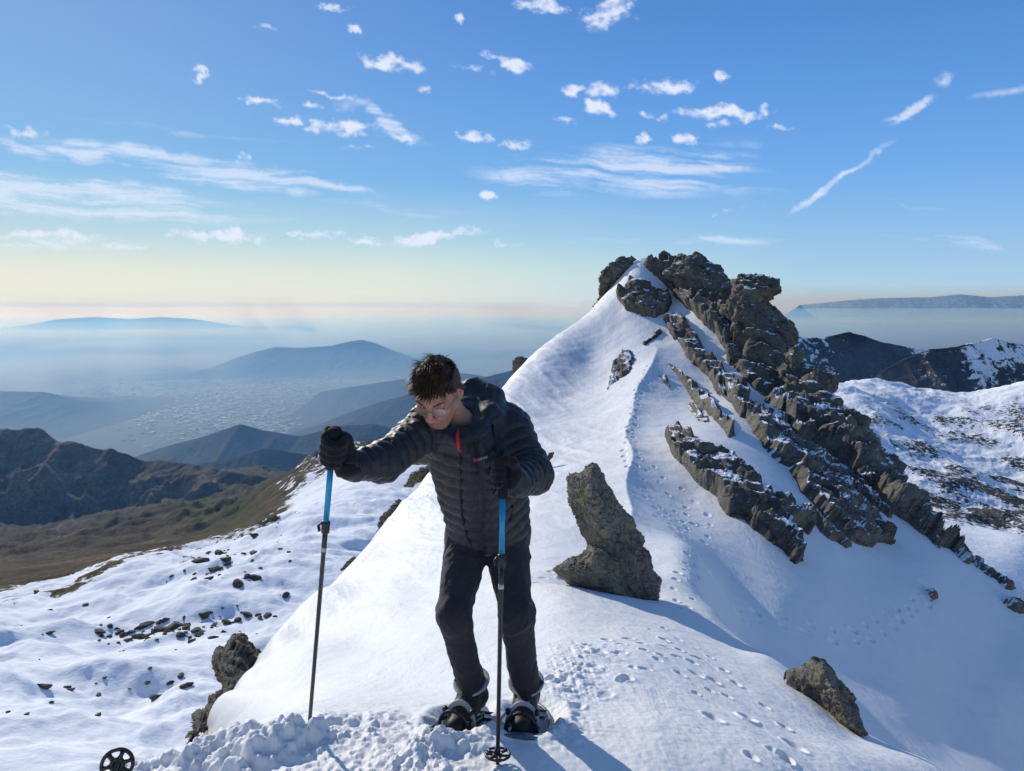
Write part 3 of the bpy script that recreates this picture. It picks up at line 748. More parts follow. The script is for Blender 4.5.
def outcrop(polys, thick, s, seed, step=.8, edge=5., sink=.5, amp=1.0, breakup=.0):
    """bedrock breaking through the snow inside the outlines; relief stands on the surface; returns V, Q"""
    allp = np.concatenate([np.array(p, float) for p in polys]); lo = allp.min(0)-6; hi = allp.max(0)+6
    px = np.arange(lo[0], hi[0], step); py = np.arange(lo[1], hi[1], step)
    Yh = hits(TN, px, py)
    PXg, PYg = np.meshgrid(px, py, indexing='ij'); P2 = np.stack([PXg.ravel(), PYg.ravel()], 1)
    Pw = P2 + np.stack([fbm(P2/14, 4, seed+70), fbm(P2/14, 4, seed+71)], 1)*4.5
    m = np.max([-poly_sd(p, Pw) for p in polys], 0).reshape(PXg.shape)
    if breakup > 0:
        a = math.radians(48); q = np.stack([(P2[:, 0]*math.cos(a)+P2[:, 1]*math.sin(a))/26, (-P2[:, 0]*math.sin(a)+P2[:, 1]*math.cos(a))/7], 1)
        m = m - breakup*np.clip(fbm(q, 5, seed+75).reshape(PXg.shape)+.12, 0, 1)*edge*3.2
    ok = np.isfinite(Yh); Yh = np.where(ok, Yh, 1.0)
    u, t = ut(PXg, PYg); P = np.stack([u*Yh, Yh, CAMZ+t*Yh], -1)
    gx = np.gradient(P, axis=0); gy = np.gradient(P, axis=1); N = np.cross(gy, gx); N /= np.linalg.norm(N, axis=-1)[..., None]+1e-12
    N = np.where((N[..., 2] < 0)[..., None], -N, N)
    # soften normals
    for _ in range(6):
        Np = np.pad(N, ((1, 1), (1, 1), (0, 0)), 'edge'); N = (Np[:-2, 1:-1]+Np[2:, 1:-1]+Np[1:-1, :-2]+Np[1:-1, 2:]+N)/5
    N /= np.linalg.norm(N, axis=-1)[..., None]+1e-12
    f = P.reshape(-1, 3); rel = rock_relief(f, s, seed).reshape(PXg.shape)*amp
    for _ in range(2):
        rp = np.pad(rel, 1, 'edge'); rel = (rp[:-2, 1:-1]+rp[2:, 1:-1]+rp[1:-1, :-2]+rp[1:-1, 2:]+2*rel)/6
    prof = sstep(-1.5, edge, m)
    hgt = prof*(thick+rel) + (prof-1)*sink*s*.5 - .02
    P2w = P + N*hgt[..., None]
    good = ok & (m > -3.5)
    idx = np.arange(PXg.size).reshape(PXg.shape)
    q = np.stack([idx[:-1, :-1], idx[:-1, 1:], idx[1:, 1:], idx[1:, :-1]], -1).reshape(-1, 4)
    g = good.ravel(); Yr = Yh.ravel()
    k = g[q].all(1) & (Yr[q].max(1)/Yr[q].min(1) < 1.12)
    q = q[k]; used, inv = np.unique(q, return_inverse=True)
    return P2w.reshape(-1, 3)[used], inv.reshape(q.shape)
def join_rock(name, pieces, mat, label, cat, group=None, smooth=True):
    V = []; Q = []; n = 0
    for (v, q) in pieces: V.append(v); Q.append(q+n); n += len(v)
    V = np.concatenate(V); org = V.mean(0); org[2] = V[:, 2].min()
    o = mesh_np(name, V, np.concatenate(Q), mat, None, smooth, org)
    return tag(o, label, cat, group)
def lin(x0, y0, Y0, gx, gy): return lambda px, py: Y0 + gx*(np.asarray(px, float)-x0) + gy*(np.asarray(py, float)-y0)

# -- standing spike of rock in the saddle
SY = 8.5
spike = poly_rock([(567,476),(575,473),(584,472),(587,464),(596,464),(602,474),(610,489),(620,504),(631,520),(641,539),(649,557),(653,572),(660,580),(657,600),(622,602),(612,566),(600,556),(589,548),(581,534),(575,514),(569,494)], lin(600,560,SY,0,-.001), .40, .36, 104, h=.0100, front=.62, rnd=.34, amp=.30, R=.20, warp=.45, ridge=((589,466),(618,600)), rough=.10)
slab = poly_rock([(553,569),(566,561),(582,555),(592,546),(606,548),(620,562),(630,600),(594,602),(578,588),(562,578)], lin(600,560,SY-.16,0,-.001), .46, .30, 117, h=.0100, front=.5, rnd=.38, amp=.22, R=.16, warp=.45, rough=.10)
join_rock('rock_spike', [spike, slab], M_HERO, 'tall pointed lichen-covered rock standing alone in the snow saddle', 'rock')
# -- boulder on the crest at lower right
b1_ = poly_rock([(780,675),(784,671),(800,670),(814,663),(824,662),(835,671),(845,684),(856,704),(868,735),(858,738),(835,726),(812,712),(793,694)], lin(825,700,4.98,-.004,-.004), .30, .26, 131, h=.0075, front=.5, rnd=.5, amp=.36, R=.18, ridge=((820,662),(862,735)), rough=.06)
join_rock('boulder', [b1_], M_BOULD, 'grey wedge-shaped boulder half buried in the crest at lower right', 'boulder')
# -- dark rock on the left edge of the slope
b2_ = poly_rock([(216,648),(232,638),(247,632),(252,642),(262,650),(258,668),(244,686),(232,702),(218,719),(196,740),(191,728),(203,712),(211,706),(221,686),(216,677),(212,662)], lin(235,680,10.4,.03,-.055), .8, .62, 141, h=.028, front=.3, amp=.5, R=.35, rough=.06)
M_MOSS = mat_rock('mossy_rock', 1.6, 0.0, 1.1, .05, .6, .62)
join_rock('rock_outcrop', [b2_], M_MOSS, 'dark brown mossy rock jutting from the left edge of the snow slope', 'rock')
# -- rocks along the far left edge of the slope
for (pl, Y0, lab) in (
 ([(404,487),(410,474),(424,466),(433,462),(434,470),(425,478),(412,487)], 40, 'dark rock poking out of the snow edge just left of the hiker\'s chest'),
 ([(376,534),(382,518),(392,505),(398,499),(402,503),(395,516),(388,526),(380,537)], 31.5, 'thin dark rock rib at the snow edge below the hiker\'s outstretched forearm'),
 ([(341,570),(346,562),(355,556),(357,561),(349,569)], 24.5, 'small low dark rock on the snow edge beside the left trekking pole'),
 ([(513,374),(512,362),(516,357),(526,357),(534,360),(533,366),(524,372)], 56.5, 'square dark block on the skyline right of the hiker\'s hood'),
 ([(499,408),(503,399),(511,396),(517,400),(516,407),(508,411)], 49, 'low dark rock in the snow beside the hiker\'s left shoulder'),
 ([(545,459),(549,453),(554,452),(553,457),(548,462)], 26.5, 'tiny dark rock tip in the snow behind the hiker\'s elbow')):
    sz = Y0/FPX; k_ = max(np.ptp([p[0] for p in pl]), np.ptp([p[1] for p in pl]))*sz
    join_rock('rock_outcrop', [poly_rock(pl, Y0, .42*k_, k_*.28, int(Y0*3), h=k_/46, front=.4, amp=.6)], M_CRAG, lab, 'rock')
# -- the summit crag: bedrock on the far flank with towers on the skyline
cragC = outcrop([[(641,262),(655,262),(668,266),(684,260),(702,257),(706,262),(722,276),(742,280),(775,300),(796,345),(812,385),(835,415),(868,442),(888,472),(905,500),(922,518),(962,549),(985,564),(958,551),(926,531),(900,517),(880,499),(856,475),(830,455),(800,436),(772,408),(748,386),(728,362),(716,340),(702,326),(690,310),(680,303),(668,292),(652,276)]], .75, 2.2, 201, step=.75, edge=4.5, amp=.95, breakup=.15)
towers = [
 poly_rock([(722,312),(730,298),(735,281),(742,277),(757,275),(778,279),(779,296),(768,301),(772,312),(790,325),(797,345),(792,366),(778,376),(752,350),(732,330)], lin(760,320,49.5,.0,-.05), 2.6, 1.5, 211, rough=.05, h=.10, front=.4, amp=.6, R=1.2),
 poly_rock([(768,366),(790,352),(800,366),(812,371),(837,374),(836,391),(817,400),(830,416),(850,432),(868,441),(886,470),(902,497),(880,496),(842,460),(806,428),(778,396)], lin(820,410,40.5,-.03,-.06), 2.4, 1.05, 215, rough=.05, h=.09, front=.4, amp=.6, R=1.2),
 poly_rock([(664,272),(680,262),(690,254),(700,255),(705,262),(716,266),(722,276),(734,288),(730,312),(704,306),(682,292)], lin(700,285,57.5,.0,-.05), 2.4, 1.4, 219, rough=.05, h=.10, front=.4, amp=.55, R=1.2),
 poly_rock([(784,352),(797,345),(806,368),(814,400),(800,412),(786,390)], 43.5, 1.4, 1.2, 223, h=.08, front=.5, amp=.5),
 poly_rock([(812,372),(824,370),(838,374),(836,390),(822,396),(812,392)], 40.3, 1.0, .9, 227, h=.06, front=.5, amp=.45)]
join_rock('rock_crag', [cragC]+towers, M_CRAG, 'big jagged dark crag with overhanging blocks on the right of the summit', 'crag')
cragA = poly_rock([(600,296),(599,276),(606,266),(618,258),(632,255),(637,260),(630,270),(618,282),(606,296),(592,308)], 63.2, 1.6, 1.0, 231, h=.09, front=.3, amp=.55)
join_rock('rock_outcrop', [cragA], M_CRAG, 'dark brown rock knob on the left side of the summit skyline', 'rock')
cap = poly_rock([(658,262),(659,253),(664,250),(670,253),(673,262)], 63.0, .6, .4, 233, h=.05, amp=.5)
join_rock('rock_outcrop', [cap], M_CRAG, 'small rock tip poking from the snow cap at the very summit', 'rock')
for (pls, th_, s_, br, seed, lab) in (
 ([[(614,299),(625,291),(632,281),(648,281),(652,290),(668,292),(673,300),(669,313),(655,319),(640,316),(625,309)]], .9, 2.0, 0, 241, 'broad pale lichen-tinted block just below the summit snow cap'),
 ([[(660,320),(675,309),(684,313),(695,327),(712,353),(727,371),(747,393),(762,421),(792,441),(832,481),(872,511),(900,541),(880,545),(840,516),(800,476),(775,456),(750,426),(725,401),(700,371),(685,351),(664,331)]], .55, 1.8, .55, 251, 'long broken rock rib between the two snow chutes below the summit'),
 ([[(745,394),(772,404),(832,456),(882,500),(906,524),(872,508),(830,480),(790,442),(760,420)]], .3, .8, .95, 255, 'rubble of small broken rocks strewn in the snow between the long rib and the crag'),
 ([[(660,357),(672,362),(690,375),(700,388),(720,404),(736,432),(728,434),(712,413),(695,401),(680,381)]], .35, 1.1, .2, 261, 'narrow slanting rock rib on the shaded slope near the ridge crest'),
 ([[(654,375),(665,376),(673,388),(661,386)]], .25, .8, 0, 265, 'small flat rock showing through the snow near the ridge crest'),
 ([[(614,366),(622,352),(632,350),(638,361),(630,376),(616,390),(600,403),(609,385)]], .5, 1.2, .1, 271, 'lone tan rock on the sunlit snow left of the ridge crest'),
 ([[(663,432),(680,428),(695,435),(705,450),(725,455),(740,465),(755,480),(762,491),(780,500),(800,510),(816,526),(812,531),(796,523),(790,531),(807,556),(800,559),(780,546),(765,531),(745,516),(730,511),(714,493),(694,476),(674,460)]], .5, 1.0, .12, 281, 'large cracked rock outcrop in the middle of the shaded snow slope'),
 ([[(786,466),(800,470),(830,489),(858,512),(880,541),(874,545),(852,539),(832,520),(806,498)]], .5, 1.1, .15, 291, 'dark wedge of rock on the shaded slope below the big crag'),
 ([[(800,500),(812,502),(828,522),(856,546),(846,546),(822,531)]], .25, .7, .2, 301, 'thin slanting rock strip right of the large cracked outcrop'),
 ([[(915,520),(935,528),(958,545),(982,562),(1004,578),(1022,590),(1010,588),(984,574),(955,557),(930,541)]], .3, .8, .35, 311, 'low rock band along the right-hand skyline of the slope'),
 ([[(1000,600),(1012,596),(1030,600),(1034,612),(1022,614),(1006,607)]], .3, .7, 0, 321, 'dark rock at the right end of the slope\'s lower skyline'),
 ([[(924,590),(930,588),(939,596),(931,597)]], .15, .35, 0, 331, 'tiny lone rock in the middle of the smooth shaded slope'),
 ([[(690,404),(697,408),(704,415),(699,414)]], .12, .4, 0, 335, 'sliver of rock in the snow beneath the narrow slanting rib'),
 ([[(640,345),(648,338),(660,328),(664,334),(655,342),(645,352)]], .35, .9, .1, 341, 'short rock rib on the sunlit crest under the pale block')):
    join_rock('rock_outcrop', [outcrop(pls, th_*.8, s_*.8, seed, edge=4.2 if th_ > .2 else 1.6, breakup=br, amp=.85)], M_CRAG, lab, 'rock')
# ------------------------------------------------------------------ the hiker
def seg(P, a, b, ra, rb):
    ab = b-a; t = np.clip(((P-a)@ab)/(ab@ab+1e-12), 0, 1)
    return np.linalg.norm(P-a-t[:, None]*ab, axis=1)-(ra+(rb-ra)*t), t
def smin(a, b, k):
    h = np.clip(.5+.5*(b-a)/k, 0, 1); return b*(1-h)+a*h-k*h*(1-h)
def union(P, prims, k):
    d = None
    for (a, b, ra, rb) in prims:
        q, _ = seg(P, a, b, ra, rb); d = q if d is None else smin(d, q, k)
    return d
def ell(P, c, R, axes=None):
    Q = P-c
    if axes is not None: Q = Q@np.asarray(axes).T
    q = Q/np.asarray(R); n = np.linalg.norm(q, axis=1); return (n-1)*min(R)*1.0 if False else n*(n-1)/(np.linalg.norm(q/np.asarray(R), axis=1)+1e-9)
def bounds(prims, m=.05):
    lo = np.min([np.minimum(a-ra, b-rb) for a, b, ra, rb in prims], 0)-m; hi = np.max([np.maximum(a+ra, b+rb) for a, b, ra, rb in prims], 0)+m
    return lo, hi
def grad_n(f, V, e=.002):
    g = np.stack([f(V+np.eye(3)[i]*e)-f(V-np.eye(3)[i]*e) for i in range(3)], 1)
    return g/(np.linalg.norm(g, axis=1)[:, None]+1e-12)
def chain(pts, rs): return [(pts[i], pts[i+1], rs[i], rs[i+1]) for i in range(len(pts)-1)]
def unit(v): v = np.asarray(v, float); return v/np.linalg.norm(v)
def cloth(name, r, col, rough=.75, spec=.25, sheen=.15, weave=900, bumpk=.25):
    k = NT(name); v = k.objc()
    n = k.noise(v, 14, 5, .6); f = k.noise(v, weave, 2, .6)
    c = k.mix(n, tuple(x*.75 for x in col), tuple(x*1.3 for x in col))
    nrm = k.bump(k.math('ADD', k.math('MULTIPLY', k.noise(v, 60, 5, .6), .8), k.math('MULTIPLY', f, .25)), bumpk, .006)
    k.bsdf(c, rough, spec, nrm, **{'Sheen Weight': sheen, 'Sheen Roughness': .5}); return k.m
M_JACKET = cloth('quilted_nylon', .5, (.0165, .0165, .0205), .5, .38, .05)
M_TROUS = cloth('softshell', .8, (.030, .028, .034), .8, .2, .12)
M_GLOVE = cloth('glove_fleece', .9, (.010, .0085, .010), .85, .2, .12)
M_BOOT = plain('boot_leather', (.035, .026, .024), .6, .35, .3, 40, .4)
M_STRAP = plain('grey_strap', (.42, .42, .43), .55, .4, .2, 50, .2)
M_BLKPL = plain('black_plastic', (.013, .013, .014), .42, .45, .2, 60, .15)
M_DECK = plain('blue_grey_plastic', (.05, .085, .13), .4, .45, .2, 30, .15)
M_STEEL = plain('steel', (.42, .42, .43), .35, .5, .15, 60, .1, **{'Metallic': .9})
M_RED = plain('red_cord', (.55, .02, .022), .5, .4, .15, 80, .2)
M_ZIP = plain('zip_tape', (.006, .006, .008), .6, .3, .2, 200, .3)
M_BLUE = plain('blue_anodised', (.012, .27, .50), .32, .5, .1, 50, .05, **{'Metallic': .35})
M_SHAFT = plain('dark_carbon', (.022, .021, .022), .38, .5, .15, 60, .05)
M_FOAM = plain('foam_grip', (.012, .012, .013), .85, .2, .3, 120, .5)

feet = at(497, 712, 2.83)
man = empty('person', (float(feet[0]), float(feet[1]), float(feet[2])), 'young man in a black quilted jacket leaning on two trekking poles on the snowy ridge', 'person')

# ---- jacket
P_ = at
shR, elR, wrR, haR = P_(431,424,2.68), P_(384,462,2.44), P_(350,466,2.29), P_(335,452,2.25)
shL, elL, wrL, haL = P_(509,431,2.82), P_(532,473,2.70), P_(515,483,2.47), P_(504,478,2.41)
tor = [(P_(450,440,2.74), P_(472,528,2.95), .098, .094), (P_(500,440,2.84), P_(506,528,2.98), .098, .094), (P_(472,448,2.72), P_(488,528,2.90), .108, .096),
       (P_(470,420,2.86), P_(487,520,3.03), .105, .100), (P_(436,424,2.72), P_(505,428,2.85), .085, .088)]
armR = [(shR, elR, .076, .057), (elR, wrR, .057, .043)]
armL = [(shL, elL, .082, .066), (elL, wrL, .066, .047)]
collar_p = [P_(459,441,2.60), P_(446,434,2.62), P_(438,418,2.72), P_(450,400,2.84), P_(474,392,2.90), P_(490,398,2.86), P_(491,415,2.74), P_(478,431,2.655), P_(463,442,2.60)]
collar_r = [.026, .030, .036, .045, .054, .050, .040, .034, .026]
hood = chain(collar_p, collar_r)
NECKC = P_(470,418,2.74)
def f_jacket(P):
    d = union(P, tor, .06); d = smin(d, union(P, armR, .04), .05); d = smin(d, union(P, armL, .04), .045)
    d = smin(d, union(P, hood, .03), .028)
    hole, _ = seg(P, P_(450,402,2.55), P_(464,424,2.75), .058, .042)
    return np.maximum(d, -hole)
allj = tor+armR+armL+hood; lo, hi = bounds(allj)
V, Q = sdf_mesh(f_jacket, lo, hi, .0055)
hemc, neckc = P_(488,545,2.97), P_(470,415,2.77); axT = unit(neckc-hemc); latT = unit(np.array([1, .25, 0])-axT*np.dot([1, .25, 0], axT))
def puff(s, p): return np.abs(np.sin(np.pi*s/p))**.55
zipx = lambda h: np.interp(h, [0, .12, .25, .40, .6], [-.055, -.030, -.018, -.012, -.01])
dT = union(V, tor+hood[:1], .06); dR = union(V, armR, .04); dL = union(V, armL, .04); dH = union(V, hood, .03)
hT = (V-hemc)@axT; xT = (V-hemc)@latT - zipx(hT)
sT = hT - .22*np.abs(xT)
def arm_s(V, arm):
    L1 = np.linalg.norm(arm[0][1]-arm[0][0]); d1, t1 = seg(V, *arm[0]); d2, t2 = seg(V, *arm[1]); L2 = np.linalg.norm(arm[1][1]-arm[1][0])
    w = 1/(1+np.exp((d1-d2)/.012)); return w*t1*L1+(1-w)*(L1+t2*L2)
warp = fbm(V*8, 3, 511)*.010
W4 = np.stack([np.exp(-np.clip(x-np.minimum(np.minimum(dT, dR), np.minimum(dL, dH)), 0, 1)/.011) for x in (dT, dR, dL, dH)], 1); W4 /= W4.sum(1)[:, None]
sH = (V-NECKC)@axT*.8 + np.arctan2((V-NECKC)@latT, (V-NECKC)@np.cross(axT, latT))*.02
pf = W4[:, 0]*puff(sT+warp, .052)*.0125 + W4[:, 1]*puff(arm_s(V, armR)+warp, .046)*.0105 + W4[:, 2]*puff(arm_s(V, armL)+warp, .046)*.0115 + W4[:, 3]*puff(sH+warp, .06)*.006
front = (np.abs(xT) < .05)*W4[:, 0]*sstep(.0, -.05, (V-hemc)@np.cross(axT, latT)*np.sign(np.cross(axT, latT)[1]))
pf = pf*(1-front*sstep(.016, .007, np.abs(xT))) 
crk = fbm(V*np.array([34, 34, 20]), 4, 521)*.0055 + ridged(V*16, 3, 531)*.004*(.4+W4[:, 1]+W4[:, 2])
N = grad_n(f_jacket, V)
inner = np.linalg.norm(V-NECKC, axis=1) < .07
V2 = V + N*((pf+crk-.006)*np.where(inner, .2, 1))[:, None]
jacket = mesh_np('jacket', V2, Q, M_JACKET, man)
def on_jacket(px, py, off=.004, Y0=2.2, Y1=3.0):
    Ys = np.linspace(Y0, Y1, 400); u, t = ut(px, py); R = np.stack([float(u)*Ys, Ys, CAMZ+float(t)*Ys], 1); d = f_jacket(R)
    k = int(np.argmax(d < 0)); return R[max(k-1, 0)] + grad_n(f_jacket, R[k-1:k])[0]*off
zp = [(458,441),(460,452),(461,465),(461,480),(461,495),(462,510),(464,524),(469,538),(474,549)]
mb = MB(); zpts = np.array([on_jacket(*p, .0035) for p in zp]); zz = np.array([[np.interp(i, range(len(zpts)), zpts[:, c]) for c in range(3)] for i in np.linspace(0, len(zpts)-1, 40)])
mb.tube(zz, .0042, 8); mb.build('zip', M_ZIP, jacket)
mb = MB(); pts = [on_jacket(457.5,432,.010), on_jacket(458,437,.012), on_jacket(459,444,.010), on_jacket(459.5,449,.007)]
mb.tube(pts, [.0045, .0065, .0065, .004], 8); mb.build('zip_pull', M_RED, jacket)
mb = MB(); mb.tube([on_jacket(x, y, .003) for x, y in ((492,424),(493,433),(494,442),(495,452))], .0035, 8); mb.build('pocket_zip', M_ZIP, jacket)
mb = MB(); mb.tube([on_jacket(x, y, .003) for x, y in ((512,505),(511,515),(509,526))], .003, 8); mb.build('pocket_zip', M_ZIP, jacket)
# little embroidered chest mark: a red blob and pale letter strokes
M_LOGO = plain('pale_thread', (.40, .36, .38), .7, .2); M_LOGOR = plain('red_thread', (.55, .06, .10), .7, .2)
lg = MB()
def lp(x, y): return on_jacket(473.5+x, 459.5-x*.27+y, .0095, 2.4, 2.9)
lg.tube([lp(.2, -1.2), lp(1.0, .8), lp(2.2, 1.0), lp(2.6, -.8), lp(1.5, -1.8), lp(.2, -1.2)], .0028, 6)
logo_red = lg.build('chest_logo', M_LOGOR, jacket)
lg = MB()
for st in ([(3.8,1.2),(4.4,-1.2),(5.0,1.2)], [(5.6,1.2),(5.7,-.9),(6.6,-.9),(6.5,1.0),(5.7,1.0)], [(7.3,1.1),(7.4,-1.1),(8.2,.6),(8.9,-1.2),(9.0,1.0)], [(9.7,1.1),(9.9,-1.0),(11.0,-.9),(10.9,1.0)], [(11.6,1.0),(11.8,-1.0),(12.6,-.8),(12.4,.6)]):
    lg.tube([lp(*q) for q in st], .0014, 5)
lg.build('chest_lettering', M_LOGO, jacket)
# hem band and cuffs
# ---- trousers
hipR, knR, anR = P_(466,548,2.96), P_(454,616,2.74), P_(471,685,2.83)
hipL, knL, anL = P_(508,550,2.97), P_(516,615,2.78), P_(526,687,2.85)
trs = [(P_(468,532,2.99), P_(508,532,3.0), .098, .098), (hipR, knR, .090, .062), (knR, anR, .062, .051), (hipL, knL, .092, .067), (knL, anL, .067, .058)]
def f_tr(P):
    d = trs_d(P); 
    return d
def trs_d(P):
    pel, _ = seg(P, *trs[0]); r = smin(seg(P, *trs[1])[0], seg(P, *trs[2])[0], .03); l = smin(seg(P, *trs[3])[0], seg(P, *trs[4])[0], .03)
    return smin(smin(pel, r, .03), l, .03)
lo, hi = bounds(trs)
V, Q = sdf_mesh(f_tr, lo, hi, .0055); N = grad_n(f_tr, V)
def fold(V, kn, an, hip):
    sh = seg(V, kn, an, 0, 0); t = sh[1]; ax = unit(an-kn); h = (V-kn)@ax; L = np.linalg.norm(an-kn)
    q = h*1.0 + .35*((V-kn)@np.array([1., .3, 0])) + fbm(V*7, 3, 541)*.03
    kneef = np.exp(-((h+.01)/.06)**2); hemf = sstep(.72, 1.0, h/L); m = sstep(-.2, .5, fbm(V*np.array([11, 11, 7]), 3, 543))
    return (np.sin(q*2*np.pi/.058)*.5+.5)**2*(.009*kneef+.008*hemf)*m
rr_ = np.where(V[:, 0] < (anR[0]+anL[0])/2+.01, fold(V, knR, anR, hipR), fold(V, knL, anL, hipL))
wr = ridged(V*np.array([11, 11, 5])+fbm(V*5, 2, 548)[:, None]*1.1, 4, 551)*.0095 + fbm(V*30, 4, 552)*.003 + rr_
V2 = V+N*(wr-.004)[:, None]
trousers = mesh_np('trousers', V2, Q, M_TROUS, man)
# ---- boots
ZG = lambda p: float(near_z(p[0], p[1]))
def boot(an, d):
    d = np.array([d[0], d[1], 0.]); d /= np.linalg.norm(d); g = ZG(an)
    heel = np.array([an[0], an[1], g+.062])-d*.05; ball = heel+d*.15+np.array([0, 0, -.006]); toe = heel+d*.215+np.array([0, 0, -.012])
    pr = [(an+np.array([0, 0, .05]), heel+np.array([0, 0, .01]), .050, .048), (heel, ball, .047, .046), (ball, toe, .046, .040), (an, ball, .045, .040)]
    f = lambda P: np.maximum(union(P, pr, .03), g+.018-P[:, 2])
    lo, hi = bounds(pr, .03); V, Q = sdf_mesh(f, lo, hi, .006); V = V+grad_n(f, V)*(fbm(V*30, 3, 561)*.003)[:, None]
    b = mesh_np('boot', V, Q, M_BOOT, man)
    m = MB(); 
    for s in np.linspace(0, .1, 5):      # laces
        c = heel+d*(.06+s)+np.array([0, 0, .062-.16*s]); w = np.cross(d, [0, 0, 1.])
        m.tube([c-w*.024+d*.008, c+np.array([0, 0, .006]), c+w*.024-d*.006], .003, 6)
    m.build('lace', M_STRAP, b)
    return heel, ball, toe, d, g, an
dirR, dirL = (-.30, -.95), (-.12, -.99)
BR = boot(anR, dirR); BL = boot(anL, dirL)

# ---- head and body (one continuous skin, mostly under the clothes)
HC = P_(437.5,391.5,2.58)
yw, pt = math.radians(14), math.radians(37)
Fv = np.array([-math.sin(yw)*math.cos(pt), -math.cos(yw)*math.cos(pt), -math.sin(pt)]); Uv = np.array([-math.sin(yw)*math.sin(pt), -math.cos(yw)*math.sin(pt), math.cos(pt)]); Rv = np.cross(Uv, Fv); Rv = -Rv if Rv[0] < 0 else Rv
ROLL = math.radians(-3); Rv, Uv = Rv*math.cos(ROLL)+Uv*math.sin(ROLL), Uv*math.cos(ROLL)-Rv*math.sin(ROLL)
HA = np.stack([Rv, Fv, Uv])
def hp(r, f, u): return HC+Rv*r+Fv*f+Uv*u
def toh(P): return (P-HC)@HA.T
def f_head_local(q):
    """q in head axes: right, forward, up (metres)"""
    d = ell(q, np.array([0, -.008, .030]), (.074, .096, .092))
    d = smin(d, ell(q, np.array([0, .030, -.040]), (.056, .062, .072)), .03)            # face block
    d = smin(d, ell(q, np.array([0, .062, -.092]), (.026, .022, .020)), .030)            # chin
    for s in (-1, 1):
        d = smin(d, seg(q, np.array([s*.056, .0, -.055]), np.array([s*.022, .062, -.092]), .016, .014)[0], .022)   # jaw
        d = smin(d, ell(q, np.array([s*.040, .066, -.022]), (.020, .016, .016)), .022)    # cheekbone
        d = smin(d, seg(q, np.array([s*.012, .090, .024]), np.array([s*.044, .074, .020]), .009, .009)[0], .014)     # brow
        d = -smin(-d, ell(q, np.array([s*.032, .096, .006]), (.020, .018, .012)), .012)   # eye socket
        d = smin(d, ell(q, np.array([s*.032, .071, .005]), (.0135, .0135, .0125)), .003)  # lidded eye
        ear = ell(q, np.array([s*.078, -.012, -.004]), (.011, .020, .032)); ear = -smin(-ear, ell(q, np.array([s*.090, -.006, .0]), (.010, .010, .020)), .006)
        d = smin(d, ear, .007)
        d = smin(d, ell(q, np.array([s*.012, .104, -.036]), (.0085, .010, .008)), .006)   # nostril wing
    d = smin(d, seg(q, np.array([0, .088, .012]), np.array([0, .113, -.030]), .008, .0105)[0], .012)  # nose
    d = smin(d, seg(q, np.array([-.020, .083, -.063]), np.array([.020, .083, -.063]), .0050, .0050)[0], .006) # upper lip
    d = smin(d, seg(q, np.array([-.016, .084, -.073]), np.array([.016, .084, -.073]), .0058, .0058)[0], .006) # lower lip
    d = smin(d, seg(q, np.array([0, .078, -.063]), np.array([0, .080, -.072]), .014, .016)[0], .014)
    d = -smin(-d, seg(q, np.array([-.021, .0905, -.068]), np.array([.021, .0905, -.068]), .0013, .0013)[0], .004)
    return d
body_pr = [(hp(0, -.022, -.03), P_(464,428,2.76), .047, .045), (P_(472,432,2.77), P_(488,530,2.96), .095, .09), (P_(440,430,2.72), P_(502,432,2.84), .06, .06), (shR, elR, .05, .042), (elR, wrR, .042, .03), (wrR, haR, .028, .026),
           (shL, elL, .05, .045), (elL, wrL, .045, .03), (wrL, haL, .028, .024), (P_(474,538,2.98), P_(502,538,2.99), .08, .08), (hipR, knR, .07, .045), (knR, anR, .045, .034), (hipL, knL, .07, .048), (knL, anL, .048, .036),
           (anR, BR[2]+np.array([0, 0, .0]), .030, .025), (anL, BL[2], .030, .025)]
def f_body(P):
    q = toh(P); far_ = np.linalg.norm(q-np.array([0, .02, 0]), axis=1)-.16
    d = union(P, body_pr, .03); m = far_ < .04
    hd = far_.copy()
    if m.any(): hd[m] = f_head_local(q[m])
    return smin(d, hd, .022)
# head region fine, the rest coarse: same field, stitched by sampling the whole at one fine grid around the head only
lo, hi = bounds(body_pr, .04); lo = np.minimum(lo, HC-.16); hi = np.maximum(hi, HC+.17)
Vb, Qb = sdf_mesh(f_body, lo, hi, .0125)
hb = 1.0
# replace the coarse head by a fine one that overlaps well inside the collar
cutp = hp(0, -.02, -.115); cutn = unit(P_(472,428,2.76)-hp(0, -.02, -.03))
keep = ((Vb-cutp)@cutn > .012)
Qk = Qb[keep[Qb].all(1)]
Vh, Qh = sdf_mesh(f_body, HC-.17, HC+.17, .0030)
kh = ((Vh-cutp)@cutn < .030) & (np.abs(Vh-HC).max(1) < .165); Qh = Qh[kh[Qh].all(1)]
q = toh(Vh)
lip = sstep(.006, .003, np.abs(np.linalg.norm((q-np.array([0, .086, -.068]))/np.array([.024, .02, .0105]), axis=1)-.5)-.42)*(np.linalg.norm((q-np.array([0, .086, -.068]))/np.array([.024, .02, .0105]), axis=1) < 1.0)
lid = np.zeros(len(q))
for s in (-1, 1): lid = np.maximum(lid, sstep(.004, .0015, np.abs(q[:, 2]+.0015+(q[:, 0]-s*.032)**2*14))*(np.abs(q[:, 0]-s*.032) < .0135)*(q[:, 1] > .072))
stub = sstep(-.045, -.065, q[:, 2])*sstep(.0, .03, q[:, 1])*.8
k = NT('skin'); v = k.objc(); n = k.noise(v, 30, 5, .6)
c = k.mix(n, (.40, .195, .130), (.50, .265, .185))
red = k.ramp(k.noise(v, 9, 2), [(.4, 0.0), (.7, .35)]); c = k.mix(red, c, (.50, .20, .155))
c = k.mix(k.math('MULTIPLY', k.n('Attribute', attribute_name='stubble').outputs['Fac'], k.ramp(k.noise(v, 700, 2), [(.3, .15), (.7, .75)])), c, (.16, .105, .085))
